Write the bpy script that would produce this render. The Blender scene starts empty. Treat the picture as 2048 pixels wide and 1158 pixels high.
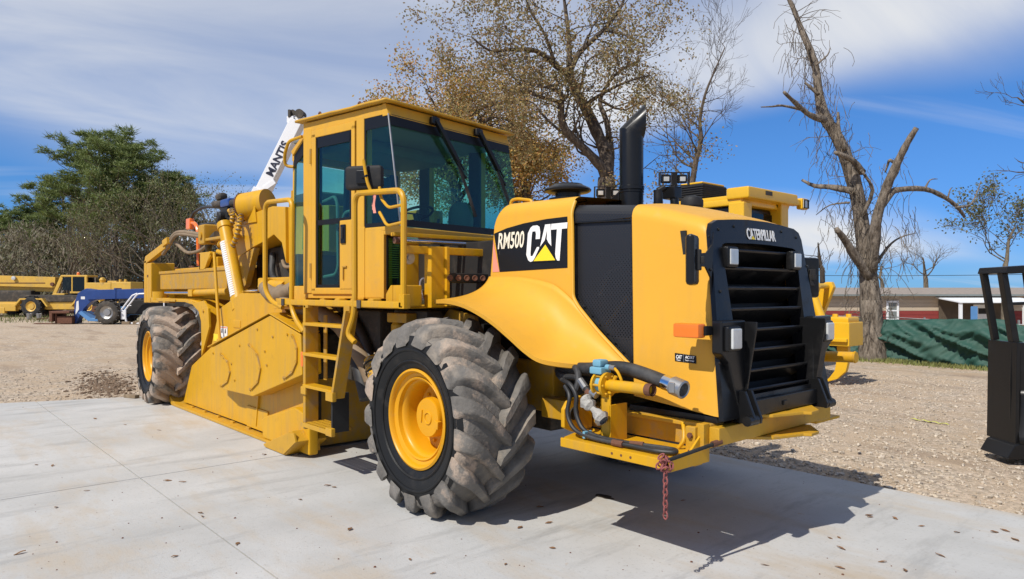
import bpy, bmesh, math, random
from mathutils import Vector, Matrix, noise
R_ = math.radians
sc = bpy.context.scene
col = sc.collection
# ------------------------------------------------------------------ camera
cam_d = bpy.data.cameras.new('camera'); cam = bpy.data.objects.new('camera', cam_d); col.objects.link(cam)
CAM = Vector((4.32, -4.31, 1.62))
VR = Vector((.6617, .7497, 0)); VD = Vector((-.7497, .6617, 0))      # yard axes: across the view, away from it
cam.location = CAM
cam.rotation_euler = VD.to_track_quat('-Z', 'Y').to_euler()
cam_d.sensor_width = 36; cam_d.lens = 24.96; cam_d.shift_y = 4/2048; cam_d.clip_start = .05; cam_d.clip_end = 3000
sc.camera = cam
sc.render.resolution_x = 1024; sc.render.resolution_y = 579
# ------------------------------------------------------------------ sky and sun
SUN = Vector((.10, -.88, 1.0)).normalized()
w = bpy.data.worlds.new('World'); sc.world = w; w.use_nodes = True
nt = w.node_tree; nt.nodes.clear()
def N(t, **k):
    n = nt.nodes.new(t)
    for a, b in k.items():
        if a.startswith('i_'): n.inputs[a[2:].replace('_', ' ')].default_value = b
        else: setattr(n, a, b)
    return n
def L(a, b): nt.links.new(a, b)
sky = N('ShaderNodeTexSky', sky_type='NISHITA', sun_disc=False)
sky.sun_elevation = math.asin(SUN.z); sky.sun_rotation = math.atan2(SUN.x, SUN.y)
sky.altitude = 20; sky.air_density = 1.0; sky.dust_density = .05; sky.ozone_density = 4.5
# thin cirrus: stretched noise on a flat layer high above
tc = N('ShaderNodeTexCoord'); sep = N('ShaderNodeSeparateXYZ'); L(tc.outputs['Generated'], sep.inputs[0])
zz = N('ShaderNodeMath', operation='MAXIMUM'); L(sep.outputs['Z'], zz.inputs[0]); zz.inputs[1].default_value = .0
za = N('ShaderNodeMath', operation='ADD'); L(zz.outputs[0], za.inputs[0]); za.inputs[1].default_value = .16
def div(o):
    d = N('ShaderNodeMath', operation='DIVIDE'); L(o, d.inputs[0]); L(za.outputs[0], d.inputs[1]); return d.outputs[0]
cmb = N('ShaderNodeCombineXYZ'); L(div(sep.outputs['X']), cmb.inputs[0]); L(div(sep.outputs['Y']), cmb.inputs[1])
def cloud(rot, scx, scy, off, scale, detail, rough, dist, lo, hi):
    m = N('ShaderNodeMapping', vector_type='TEXTURE'); m.inputs['Rotation'].default_value = (0, 0, R_(rot)); m.inputs['Scale'].default_value = (1/scx, 1/scy, 1); m.inputs['Location'].default_value = off
    L(cmb.outputs[0], m.inputs[0])
    n = N('ShaderNodeTexNoise'); n.inputs['Scale'].default_value = scale; n.inputs['Detail'].default_value = detail; n.inputs['Roughness'].default_value = rough; n.inputs['Distortion'].default_value = dist
    L(m.outputs[0], n.inputs['Vector'])
    r = N('ShaderNodeMapRange', interpolation_type='SMOOTHSTEP'); r.inputs['From Min'].default_value = lo; r.inputs['From Max'].default_value = hi
    L(n.outputs['Fac'], r.inputs['Value']); return r.outputs[0]
def mth(op, a, b):
    n = N('ShaderNodeMath', operation=op)
    for i, x in enumerate((a, b)):
        if isinstance(x, (int, float)): n.inputs[i].default_value = x
        else: L(x, n.inputs[i])
    return n.outputs[0]
big = cloud(40, .85, 1.2, (9.5, 8.1, 0), .42, 2, .4, .3, .44, .64)
wisp = cloud(75, .6, 1.3, (1.3, 4.2, 0), 1.1, 8, .56, .8, .18, .70)
str2 = cloud(62, .16, 1.5, (5.1, 6.7, 0), 1.15, 7, .52, .25, .55, .80)
fac = mth('MAXIMUM', mth('MULTIPLY', big, mth('ADD', mth('MULTIPLY', wisp, .62), .42)), mth('MULTIPLY', str2, .75))
# the model's sky with its very bright horizon held back, as a camera renders it
den = N('ShaderNodeVectorMath', operation='MULTIPLY_ADD'); den.inputs[1].default_value = (.14, .105, .03); den.inputs[2].default_value = (1, 1, 1); L(sky.outputs[0], den.inputs[0])
dv = N('ShaderNodeVectorMath', operation='DIVIDE'); L(sky.outputs[0], dv.inputs[0]); L(den.outputs[0], dv.inputs[1])
gm = N('ShaderNodeMixRGB', blend_type='MULTIPLY'); gm.inputs['Fac'].default_value = 1; gm.inputs['Color2'].default_value = (.50, .98, 1.30, 1); L(dv.outputs[0], gm.inputs['Color1'])
hs = N('ShaderNodeMixRGB'); L(fac, hs.inputs['Fac']); L(gm.outputs[0], hs.inputs['Color1']); hs.inputs['Color2'].default_value = (7.5, 7.65, 7.9, 1)
bg = N('ShaderNodeBackground'); bg.inputs['Strength'].default_value = .105; L(hs.outputs[0], bg.inputs['Color'])
wo = N('ShaderNodeOutputWorld'); L(bg.outputs[0], wo.inputs['Surface'])
sd = bpy.data.lights.new('sun', 'SUN'); sd.energy = 4.8; sd.angle = R_(.53); sd.color = (1, .95, .87)
so = bpy.data.objects.new('sun', sd); col.objects.link(so); so.rotation_euler = (-SUN).to_track_quat('-Z', 'Y').to_euler(); so.location = (0, -20, 30)
vs = sc.view_settings; vs.view_transform = 'Standard'; vs.look = 'None'; vs.gamma = 1; vs.use_curve_mapping = False; vs.exposure = 0
# ------------------------------------------------------------------ materials
M = {}
def mat(name, c, rough=.5, metal=0, var=.12, vscale=3, dirt=None, dlo=.55, dhi=.75, dscale=4, bump=0, bscale=60, spec=.5, coat=0, c2=None, streak=0):
    m = bpy.data.materials.new(name); m.use_nodes = True; t = m.node_tree; b = t.nodes['Principled BSDF']
    b.inputs['Roughness'].default_value = rough; b.inputs['Metallic'].default_value = metal; b.inputs['Specular IOR Level'].default_value = spec
    if coat: b.inputs['Coat Weight'].default_value = coat; b.inputs['Coat Roughness'].default_value = .15
    tcn = t.nodes.new('ShaderNodeTexCoord'); ob = tcn.outputs['Object']
    def nz(s, d=5, r=.55):
        n = t.nodes.new('ShaderNodeTexNoise'); n.inputs['Scale'].default_value = s; n.inputs['Detail'].default_value = d; n.inputs['Roughness'].default_value = r
        t.links.new(ob, n.inputs['Vector']); return n.outputs['Fac']
    mxn = t.nodes.new('ShaderNodeMixRGB'); v = var
    cc = c2 if c2 else tuple(x*(1-2*v) for x in c)
    mxn.inputs['Color1'].default_value = (*[min(1, x*(1+v)) for x in c], 1); mxn.inputs['Color2'].default_value = (*cc, 1)
    t.links.new(nz(vscale), mxn.inputs['Fac']); out = mxn.outputs[0]
    if dirt:
        mr = t.nodes.new('ShaderNodeMapRange'); mr.inputs['From Min'].default_value = dlo; mr.inputs['From Max'].default_value = dhi
        t.links.new(nz(dscale, 8, .65), mr.inputs['Value'])
        m2 = t.nodes.new('ShaderNodeMixRGB'); t.links.new(mr.outputs[0], m2.inputs['Fac']); t.links.new(out, m2.inputs['Color1']); m2.inputs['Color2'].default_value = (*dirt, 1); out = m2.outputs[0]
        m3 = t.nodes.new('ShaderNodeMapRange'); t.links.new(mr.outputs[0], m3.inputs['Value']); m3.inputs['To Min'].default_value = rough; m3.inputs['To Max'].default_value = max(rough, .85)
        t.links.new(m3.outputs[0], b.inputs['Roughness'])
    if streak:                                   # rain-washed dust runs
        mp = t.nodes.new('ShaderNodeMapping'); mp.inputs['Scale'].default_value = (9, 9, .8); t.links.new(ob, mp.inputs[0])
        sn = t.nodes.new('ShaderNodeTexNoise'); sn.inputs['Scale'].default_value = 1.6; sn.inputs['Detail'].default_value = 6; t.links.new(mp.outputs[0], sn.inputs['Vector'])
        sr = t.nodes.new('ShaderNodeMapRange'); sr.inputs['From Min'].default_value = .48; sr.inputs['From Max'].default_value = .75; sr.inputs['To Max'].default_value = streak; t.links.new(sn.outputs['Fac'], sr.inputs['Value'])
        sm = t.nodes.new('ShaderNodeMixRGB'); sm.inputs['Color2'].default_value = (.30, .20, .09, 1); t.links.new(sr.outputs[0], sm.inputs['Fac']); t.links.new(out, sm.inputs['Color1']); out = sm.outputs[0]
    t.links.new(out, b.inputs['Base Color'])
    if bump:
        bp = t.nodes.new('ShaderNodeBump'); bp.inputs['Strength'].default_value = bump; bp.inputs['Distance'].default_value = .02
        t.links.new(nz(bscale, 6, .6), bp.inputs['Height']); t.links.new(bp.outputs[0], b.inputs['Normal'])
    M[name] = m; return m
mat('hood', (.69, .355, .035), .45, var=.04, vscale=2, dirt=(.60, .35, .09), dlo=.58, dhi=.95, dscale=7, bump=.03, bscale=25, spec=.28, streak=.10)
mat('paint', (.60, .315, .008), .42, var=.08, vscale=3, dirt=(.40, .235, .055), dlo=.60, dhi=.9, dscale=9, bump=.06, bscale=40, spec=.3, streak=.35)
mat('cab_paint', (.64, .345, .035), .45, var=.06, vscale=3, dirt=(.50, .30, .09), dlo=.58, dhi=.9, dscale=9, bump=.05, bscale=40, spec=.28, streak=.2)
mat('paint_dusty', (.50, .265, .015), .55, var=.12, vscale=5, dirt=(.33, .22, .10), dlo=.48, dhi=.7, dscale=8, bump=.08, bscale=50, spec=.3, streak=.5)
mat('paint_worn', (.54, .29, .015), .5, var=.1, vscale=5, dirt=(.36, .22, .07), dlo=.55, dhi=.8, dscale=12, bump=.12, bscale=40)
mat('rim', (.66, .31, .006), .38, var=.05, dirt=(.45, .26, .06), dlo=.60, dhi=.9, dscale=10, spec=.35)
mat('black', (.009, .009, .0095), .30, var=.2, dirt=(.022, .020, .018), dlo=.55, dhi=.85, bump=.03, spec=.32)
mat('black_matte', (.02, .02, .021), .6, var=.25, dirt=(.06, .052, .045), dlo=.5, dhi=.8, bump=.1, spec=.25)
mat('decal_black', (.012, .012, .0125), .35, var=.1, spec=.22)
mat('dark', (.012, .011, .010), .7, var=.3, dirt=(.05, .04, .03), dlo=.55, dhi=.75)
mat('grime', (.05, .042, .032), .7, var=.4, vscale=8, dirt=(.14, .11, .08), dlo=.5, dhi=.7, bump=.3)
mat('rubber', (.028, .028, .028), .7, var=.3, vscale=6, dirt=(.10, .09, .075), dlo=.5, dhi=.8, spec=.25)
mat('sidewall', (.013, .013, .013), .5, var=.2, dirt=(.045, .04, .035), dlo=.55, dhi=.85, dscale=8, bump=.1, spec=.22)
mat('chrome', (.75, .75, .75), .15, 1, var=.05)
mat('steel', (.42, .41, .39), .4, .85, var=.15, dirt=(.25, .2, .15), dlo=.55, dhi=.8)
mat('white', (.78, .77, .74), .5, var=.04)
mat('cream', (.80, .74, .58), .5, var=.06)
mat('tri_yellow', (.85, .62, .02), .45, var=.03)
mat('pink', (.75, .28, .20), .45, var=.05)
mat('orange', (.85, .18, .01), .3, var=.1, coat=.4)
mat('rust', (.16, .065, .035), .85, var=.3, vscale=15, bump=.3)
mat('rust_pink', (.30, .085, .075), .8, var=.35, vscale=30, bump=.3)
mat('teal', (.16, .36, .46), .5, var=.1, dirt=(.3, .35, .35))
mat('rag', (.42, .40, .36), .95, var=.2, vscale=25, bump=.6, bscale=40)
mat('hose_tan', (.24, .17, .10), .7, var=.25, vscale=9, dirt=(.36, .27, .17))
mat('hose_black', (.022, .022, .022), .55, var=.3, dirt=(.09, .085, .08), dlo=.5, dhi=.8)
mat('interior', (.05, .055, .055), .7, var=.15)
mat('interior_grey', (.18, .20, .19), .7, var=.1)
mat('lens', (.55, .56, .55), .12, var=.15, vscale=20, coat=.8)
mat('pale_lime', (.55, .56, .17), .5, var=.06)
mat('blue', (.016, .055, .22), .4, var=.15, dirt=(.12, .16, .26), dlo=.6, dhi=.9, coat=.2)
mat('blue_light', (.10, .26, .52), .5, var=.15)
mat('crane_yellow', (.66, .40, .06), .5, var=.1, dirt=(.35, .25, .12), dlo=.52, dhi=.8, dscale=2)
mat('dozer_yellow', (.74, .42, .015), .38, var=.06, coat=.15)
mat('crane_white', (.80, .80, .80), .4, var=.05, dirt=(.5, .48, .45), dlo=.65, dhi=.9)
mat('ink', (.01, .012, .035), .5, var=.1)
def glass(name, tint, refl=.9):
    m = bpy.data.materials.new(name); m.use_nodes = True; t = m.node_tree; t.nodes.clear()
    tr = t.nodes.new('ShaderNodeBsdfTransparent'); tr.inputs[0].default_value = (*tint, 1)
    gl = t.nodes.new('ShaderNodeBsdfGlossy'); gl.inputs['Roughness'].default_value = .02; gl.inputs[0].default_value = (refl, refl, refl, 1)
    lw_ = t.nodes.new('ShaderNodeLayerWeight'); lw_.inputs[0].default_value = .5
    pw = t.nodes.new('ShaderNodeMath'); pw.operation = 'POWER'; pw.inputs[1].default_value = 5; t.links.new(lw_.outputs['Facing'], pw.inputs[0])
    fr = t.nodes.new('ShaderNodeMapRange'); fr.inputs['To Min'].default_value = .04; fr.inputs['To Max'].default_value = .9; t.links.new(pw.outputs[0], fr.inputs['Value'])
    ms = t.nodes.new('ShaderNodeMixShader'); o = t.nodes.new('ShaderNodeOutputMaterial')
    t.links.new(fr.outputs[0], ms.inputs[0]); t.links.new(tr.outputs[0], ms.inputs[1]); t.links.new(gl.outputs[0], ms.inputs[2]); t.links.new(ms.outputs[0], o.inputs[0])
    M[name] = m
glass('cab_glass', (.60, .85, .80)); glass('pane_dark', (.05, .06, .06)); glass('pane_house', (.25, .3, .32))
def screen_mat():
    m = bpy.data.materials.new('screen_mesh'); m.use_nodes = True; t = m.node_tree; b = t.nodes['Principled BSDF']; o = t.nodes['Material Output']
    b.inputs['Base Color'].default_value = (.012, .012, .013, 1); b.inputs['Roughness'].default_value = .45
    tcn = t.nodes.new('ShaderNodeTexCoord'); mp = t.nodes.new('ShaderNodeMapping'); mp.inputs['Scale'].default_value = (1, .02, 1.0); mp.inputs['Rotation'].default_value = (0, R_(45), 0)
    vo = t.nodes.new('ShaderNodeTexVoronoi'); vo.inputs['Scale'].default_value = 50; vo.inputs['Randomness'].default_value = 0
    cp = t.nodes.new('ShaderNodeMath'); cp.operation = 'LESS_THAN'; cp.inputs[1].default_value = .48
    tr = t.nodes.new('ShaderNodeBsdfTransparent'); ms = t.nodes.new('ShaderNodeMixShader')
    t.links.new(tcn.outputs['Object'], mp.inputs[0]); t.links.new(mp.outputs[0], vo.inputs['Vector']); t.links.new(vo.outputs['Distance'], cp.inputs[0])
    t.links.new(cp.outputs[0], ms.inputs[0]); t.links.new(b.outputs[0], ms.inputs[1]); t.links.new(tr.outputs[0], ms.inputs[2]); t.links.new(ms.outputs[0], o.inputs[0])
    M['screen_mesh'] = m
screen_mat()
def tread_mat(nm='tread', mud=.0):
    m = mat(nm, (.175, .16, .14), .85, var=.4, vscale=7, dirt=(.30, .25, .195), dlo=.50, dhi=.68, dscale=3.2, bump=.5, bscale=28)
    t = m.node_tree; b = t.nodes['Principled BSDF']; old = b.inputs['Base Color'].links[0].from_socket
    tcn = t.nodes.new('ShaderNodeTexCoord')
    n = t.nodes.new('ShaderNodeTexNoise'); n.inputs['Scale'].default_value = 2.3; n.inputs['Detail'].default_value = 6; n.inputs['Roughness'].default_value = .7
    mp = t.nodes.new('ShaderNodeMapping'); mp.inputs['Location'].default_value = (3.3, 1.2, 7.1); t.links.new(tcn.outputs['Object'], mp.inputs[0]); t.links.new(mp.outputs[0], n.inputs['Vector'])
    r = t.nodes.new('ShaderNodeMapRange'); r.inputs['From Min'].default_value = .56-mud; r.inputs['From Max'].default_value = .64-mud; t.links.new(n.outputs['Fac'], r.inputs['Value'])
    mx_ = t.nodes.new('ShaderNodeMixRGB'); mx_.inputs['Color2'].default_value = (.37, .285, .215, 1); t.links.new(old, mx_.inputs['Color1']); t.links.new(r.outputs[0], mx_.inputs['Fac'])
    t.links.new(mx_.outputs[0], b.inputs['Base Color'])
tread_mat(); tread_mat('tread_muddy', .13)
# ------------------------------------------------------------------ mesh helpers
def lerp(a, b, t): return a + (b-a)*t
class MB:
    def __init__(s): s.v = []; s.f = []
    def add(s, vs, fs):
        o = len(s.v); s.v += [tuple(p) for p in vs]; s.f += [tuple(o+i for i in f) for f in fs]; return s
    def add_bm(s, bm):
        bm.verts.index_update(); s.add([v.co[:] for v in bm.verts], [[v.index for v in f.verts] for f in bm.faces]); bm.free(); return s
    def box(s, a, b, bev=.006, mx=None):
        bm = bmesh.new(); bmesh.ops.create_cube(bm, size=1)
        for v in bm.verts: v.co = Vector([(a[i]+b[i])/2 + v.co[i]*abs(b[i]-a[i]) for i in range(3)])
        if bev:
            bev = min(bev, .4*min(abs(b[i]-a[i]) for i in range(3)))
            bmesh.ops.bevel(bm, geom=bm.edges[:], offset=bev, segments=2, affect='EDGES', profile=.5)
        if mx: bm.transform(mx)
        return s.add_bm(bm)
    def bar(s, p0, p1, wd, ht, bev=.005, up=(0, 0, 1)):
        p0 = Vector(p0); p1 = Vector(p1); x = (p1-p0); ln = x.length; x.normalize(); u = Vector(up); y = u.cross(x)
        if y.length < 1e-4: y = Vector((0, 1, 0))
        y.normalize(); z = x.cross(y)
        m = Matrix((( x.x, y.x, z.x, p0.x), (x.y, y.y, z.y, p0.y), (x.z, y.z, z.z, p0.z), (0, 0, 0, 1)))
        return s.box((0, -wd/2, -ht/2), (ln, wd/2, ht/2), bev, m)
    def prism(s, pts, ax, lo, hi, bev=.006, mx=None):
        def mk(p, h): return {'x': (h, p[0], p[1]), 'y': (p[0], h, p[1]), 'z': (p[0], p[1], h)}[ax]
        bm = bmesh.new(); a = [bm.verts.new(mk(p, lo)) for p in pts]; b = [bm.verts.new(mk(p, hi)) for p in pts]; n = len(pts)
        bm.faces.new(a); bm.faces.new(b[::-1])
        for i in range(n): bm.faces.new((a[i], b[i], b[(i+1) % n], a[(i+1) % n]))
        bmesh.ops.recalc_face_normals(bm, faces=bm.faces[:])
        if bev: bmesh.ops.bevel(bm, geom=bm.edges[:], offset=bev, segments=2, affect='EDGES', profile=.5, clamp_overlap=True)
        if mx: bm.transform(mx)
        return s.add_bm(bm)
    def tube(s, pts, r, n=10, fil=0, seg=5, caps=True):
        P = [Vector(p) for p in pts]
        rr = r if isinstance(r, (list, tuple)) else None
        if fil and len(P) > 2:
            Q = [P[0]]
            for i in range(1, len(P)-1):
                a, b, c = P[i-1], P[i], P[i+1]; d = min(fil, (a-b).length*.48, (c-b).length*.48)
                p, q = b+(a-b).normalized()*d, b+(c-b).normalized()*d
                for k in range(seg+1):
                    t = k/seg; Q.append(p*(1-t)**2 + b*2*t*(1-t) + q*t*t)
            Q.append(P[-1]); P = Q
        m = len(P); vs = []; fs = []
        t0 = (P[1]-P[0]).normalized(); ref = Vector((0, 0, 1)) if abs(t0.z) < .9 else Vector((1, 0, 0))
        u = t0.cross(ref).normalized()
        for i in range(m):
            t = (P[min(i+1, m-1)]-P[max(i-1, 0)]); t = t.normalized() if t.length > 1e-9 else t0
            u = (u - t*u.dot(t)); u = u.normalized() if u.length > 1e-6 else t.orthogonal().normalized(); w_ = t.cross(u)
            ri = rr[min(i, len(rr)-1)] if rr else r
            for k in range(n):
                a = 2*math.pi*k/n; vs.append(P[i] + (u*math.cos(a)+w_*math.sin(a))*ri)
        for i in range(m-1):
            for k in range(n): fs.append((i*n+k, i*n+(k+1) % n, (i+1)*n+(k+1) % n, (i+1)*n+k))
        if caps: fs.append(tuple(range(n))[::-1]); fs.append(tuple((m-1)*n+k for k in range(n)))
        return s.add(vs, fs)
    def cyl(s, p0, p1, r, n=16, r1=None): return s.tube([p0, p1], [r, r if r1 is None else r1], n)
    def lathe(s, prof, org, ax=(0, 0, 1), n=24):
        ax = Vector(ax).normalized(); u = ax.orthogonal().normalized(); w_ = ax.cross(u); org = Vector(org); vs = []; fs = []; m = len(prof)
        for (r, h) in prof:
            for k in range(n):
                a = 2*math.pi*k/n; vs.append(org+ax*h+(u*math.cos(a)+w_*math.sin(a))*max(r, 1e-4))
        for i in range(m-1):
            for k in range(n): fs.append((i*n+k, i*n+(k+1) % n, (i+1)*n+(k+1) % n, (i+1)*n+k))
        return s.add(vs, fs)
    def grid(s, rows):
        m = len(rows); n = len(rows[0]); vs = [p for r in rows for p in r]
        return s.add(vs, [(i*n+k, i*n+k+1, (i+1)*n+k+1, (i+1)*n+k) for i in range(m-1) for k in range(n-1)])
    def torus(s, c, ax, R, r, n=16, k=6, sx=1.0, up=None):
        ax = Vector(ax).normalized(); u = (Vector(up) if up else ax.orthogonal()).normalized(); w_ = ax.cross(u); c = Vector(c); vs = []; fs = []
        for i in range(n):
            a = 2*math.pi*i/n; d = u*math.cos(a)*sx+w_*math.sin(a); dn = (u*math.cos(a)+w_*math.sin(a))
            for j in range(k):
                b = 2*math.pi*j/k; vs.append(c+d*R+dn*(r*math.cos(b))+ax*(r*math.sin(b)))
        for i in range(n):
            for j in range(k): fs.append((i*k+j, i*k+(j+1) % k, ((i+1) % n)*k+(j+1) % k, ((i+1) % n)*k+j))
        return s.add(vs, fs)
    def build(s, name, m, parent=None, mx=None, smooth=True, ang=35, solid=0):
        me = bpy.data.meshes.new(name); vs = s.v
        if mx is not None: vs = [tuple(mx @ Vector(p)) for p in vs]
        me.from_pydata(vs, [], s.f); me.validate(); me.update()
        bm = bmesh.new(); bm.from_mesh(me); bmesh.ops.recalc_face_normals(bm, faces=bm.faces[:]); bm.to_mesh(me); bm.free()
        if smooth: me.shade_smooth(); me.set_sharp_from_angle(angle=R_(ang))
        me.materials.append(M[m] if isinstance(m, str) else m)
        o = bpy.data.objects.new(name, me); col.objects.link(o)
        if parent: o.parent = parent
        if smooth and ang < 90:
            o.modifiers.new('normals', 'WEIGHTED_NORMAL').keep_sharp = True
        if solid:
            md = o.modifiers.new('thick', 'SOLIDIFY'); md.thickness = solid; md.offset = 0
        return o
def build_split(mb, name, m, parent=None, mx=None, **k):
    """one object for each separate piece collected in mb (pieces whose boxes touch stay together)"""
    par = list(range(len(mb.v)))
    def find(a):
        while par[a] != a: par[a] = par[par[a]]; a = par[a]
        return a
    for f in mb.f:
        for i in f[1:]: par[find(i)] = find(f[0])
    cl = {}
    for f in mb.f: cl.setdefault(find(f[0]), []).append(f)
    G = []
    for fs in cl.values():
        ids = {i for f in fs for i in f}; lo = [min(mb.v[i][a] for i in ids)-.004 for a in range(3)]; hi = [max(mb.v[i][a] for i in ids)+.004 for a in range(3)]
        g = [fs, lo, hi]; rest = []
        for h in G:
            if all(h[1][a] < g[2][a] and g[1][a] < h[2][a] for a in range(3)):
                g = [g[0]+h[0], [min(g[1][a], h[1][a]) for a in range(3)], [max(g[2][a], h[2][a]) for a in range(3)]]
            else: rest.append(h)
        G = rest+[g]
    res = []
    for fs, lo, hi in G:
        ids = sorted({i for f in fs for i in f}); mp = {j: n for n, j in enumerate(ids)}; q = MB(); q.v = [mb.v[i] for i in ids]; q.f = [tuple(mp[i] for i in f) for f in fs]
        res.append(q.build(name, m, parent, mx=mx, **k))
    return res
def tag(o, label=None, cat=None, group=None, kind=None):
    if label: o['label'] = label
    if cat: o['category'] = cat
    if group: o['group'] = group
    if kind: o['kind'] = kind
    return o
def empty(name, loc=(0, 0, 0), rz=0):
    o = bpy.data.objects.new(name, None); col.objects.link(o); o.location = loc; o.rotation_euler = (0, 0, rz); o.empty_display_size = .2; return o
def children(o): return [c for c in bpy.data.objects if c.parent == o]
def copy_tree(o, parent=None):
    c = o.copy(); col.objects.link(c); c.parent = parent
    for ch in children(o): copy_tree(ch, c)
    return c
def text_mesh(txt, name, m, parent, org, ux, uz, height, width=None, bold=.012, depth=.002, shear=0):
    """flat lettering: org = lower-left corner, ux/uz = writing and up direction"""
    cu = bpy.data.curves.new('t', 'FONT'); cu.body = txt; cu.size = 1; cu.offset = bold; cu.extrude = .001; cu.resolution_u = 3; cu.shear = shear
    ob = bpy.data.objects.new('t', cu); col.objects.link(ob)
    dg = bpy.context.evaluated_depsgraph_get(); me = bpy.data.meshes.new_from_object(ob.evaluated_get(dg))
    bpy.data.objects.remove(ob); xs = [v.co.x for v in me.vertices]; ys = [v.co.y for v in me.vertices]
    x0, x1, y0, y1 = min(xs), max(xs), min(ys), max(ys); k = height/(y1-y0); kx = width/(x1-x0) if width else k
    ux = Vector(ux).normalized(); uz = Vector(uz).normalized(); nn = ux.cross(uz).normalized(); org = Vector(org)
    for v in me.vertices: v.co = org + ux*(v.co.x-x0)*kx + uz*(v.co.y-y0)*k + nn*(depth if v.co.z > 0 else 0)
    me.name = name; me.materials.append(M[m]); o = bpy.data.objects.new(name, me); col.objects.link(o); o.parent = parent; return o
# ================================================================== ground
rnd = random.Random(7)
def gmat():
    m = bpy.data.materials.new('gravel'); m.use_nodes = True; t = m.node_tree; b = t.nodes['Principled BSDF']; b.inputs['Roughness'].default_value = .95; b.inputs['Specular IOR Level'].default_value = .2
    g = t.nodes.new('ShaderNodeNewGeometry'); P = g.outputs['Position']
    def nz(s, d=5, r=.55, sc_=None):
        n = t.nodes.new('ShaderNodeTexNoise'); n.inputs['Scale'].default_value = s; n.inputs['Detail'].default_value = d; n.inputs['Roughness'].default_value = r
        if sc_:
            mp = t.nodes.new('ShaderNodeMapping'); mp.inputs['Scale'].default_value = sc_; t.links.new(P, mp.inputs[0]); t.links.new(mp.outputs[0], n.inputs['Vector'])
        else: t.links.new(P, n.inputs['Vector'])
        return n.outputs['Fac']
    def mixc(f, a, b_, lo=None, hi=None):
        x = t.nodes.new('ShaderNodeMixRGB')
        if lo is not None:
            r = t.nodes.new('ShaderNodeMapRange'); r.inputs['From Min'].default_value = lo; r.inputs['From Max'].default_value = hi; t.links.new(f, r.inputs['Value']); f = r.outputs[0]
        t.links.new(f, x.inputs['Fac'])
        for i, c in ((1, a), (2, b_)):
            if isinstance(c, tuple): x.inputs[i].default_value = (*c, 1)
            else: t.links.new(c, x.inputs[i])
        return x.outputs[0]
    base = mixc(nz(.35, 6, .6), (.44, .345, .245), (.54, .445, .335), .35, .65)
    vo = t.nodes.new('ShaderNodeTexVoronoi'); vo.inputs['Scale'].default_value = 26; t.links.new(P, vo.inputs['Vector'])
    sv = t.nodes.new('ShaderNodeSeparateColor'); t.links.new(vo.outputs['Color'], sv.inputs[0])
    stone = mixc(sv.outputs[0], (.27, .225, .175), (.66, .58, .475))
    c = mixc(nz(1.6, 4, .6), base, stone, .38, .62)
    fine = mixc(nz(55, 3, .7), (.20, .165, .13), (.62, .54, .44), .3, .7)
    x = t.nodes.new('ShaderNodeMixRGB'); x.blend_type = 'OVERLAY'; x.inputs['Fac'].default_value = .42; t.links.new(c, x.inputs[1]); t.links.new(fine, x.inputs[2])
    d = mixc(nz(.5, 7, .65, (.35, 1.6, 1)), x.outputs[0], (.25, .18, .125), .53, .70)
    t.links.new(d, b.inputs['Base Color'])
    bp = t.nodes.new('ShaderNodeBump'); bp.inputs['Strength'].default_value = .8; bp.inputs['Distance'].default_value = .03
    ad = t.nodes.new('ShaderNodeMath'); ad.operation = 'ADD'; t.links.new(nz(30, 4, .7), ad.inputs[0]); t.links.new(nz(4, 3, .5), ad.inputs[1])
    t.links.new(ad.outputs[0], bp.inputs['Height']); t.links.new(bp.outputs[0], b.inputs['Normal']); M['gravel'] = m
    m = bpy.data.materials.new('concrete'); m.use_nodes = True; t = m.node_tree; b = t.nodes['Principled BSDF']; b.inputs['Roughness'].default_value = .85; b.inputs['Specular IOR Level'].default_value = .3
    g = t.nodes.new('ShaderNodeNewGeometry'); P = g.outputs['Position']
    a = mixc(nz(.7, 7, .62), (.40, .395, .375), (.50, .495, .475), .35, .65)
    a = mixc(nz(1.1, 6, .65, (.5, 1.5, 1)), a, (.43, .355, .26), .50, .74)                 # clay stains
    a = mixc(nz(1.8, 7, .7, (1.7, .35, 1)), a, (.31, .305, .29), .53, .72)                # rubbed marks
    a = mixc(nz(38, 5, .75), a, (.28, .26, .23), .56, .76)                                # pitting
    a = mixc(nz(9, 3, .5), a, (.42, .34, .26), .70, .78)
    t.links.new(a, b.inputs['Base Color'])
    bp = t.nodes.new('ShaderNodeBump'); bp.inputs['Strength'].default_value = .25; bp.inputs['Distance'].default_value = .01
    t.links.new(nz(70, 4, .7), bp.inputs['Height']); t.links.new(bp.outputs[0], b.inputs['Normal']); M['concrete'] = m
gmat()
def sstep(a, b, x):
    t = max(0, min(1, (x-a)/(b-a))); return t*t*(3-2*t)
def ground_z(x, y):
    n = noise.noise(Vector((x*.35, y*.35, 0)))*.035 + noise.noise(Vector((x*1.3, y*1.3, 5)))*.012
    drop = -1.9*sstep(15.6, 20, y)*sstep(-26, -18, x)
    inside = (sstep(-9.0, -8.2, x) if x < 0 else 1)*(1-sstep(1.7, 2.3, y))
    return -.055 + n*(1-.8*inside) - .01*inside + drop
def axis(a, b, lo, hi, fine, far):
    v = [a + fine*i for i in range(int((b-a)/fine)+1)]; s = fine
    while v[-1] < hi: s *= 1.35; v.append(v[-1]+s)
    s = fine
    while v[0] > lo: s *= 1.35; v.insert(0, v[0]-s)
    return v
gx = axis(-16, 10, -1500, 1500, .3, 0); gy = axis(-6, 20, -1500, 1500, .3, 0)
g = MB().grid([[(x, y, ground_z(x, y)) for x in gx] for y in gy]).build('ground', 'gravel', ang=180)
tag(g, 'tan crushed gravel yard running out to the trees', kind='structure')
pad = empty('concrete_pad'); tag(pad, 'pale concrete slabs under the yellow machine', kind='structure')
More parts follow.
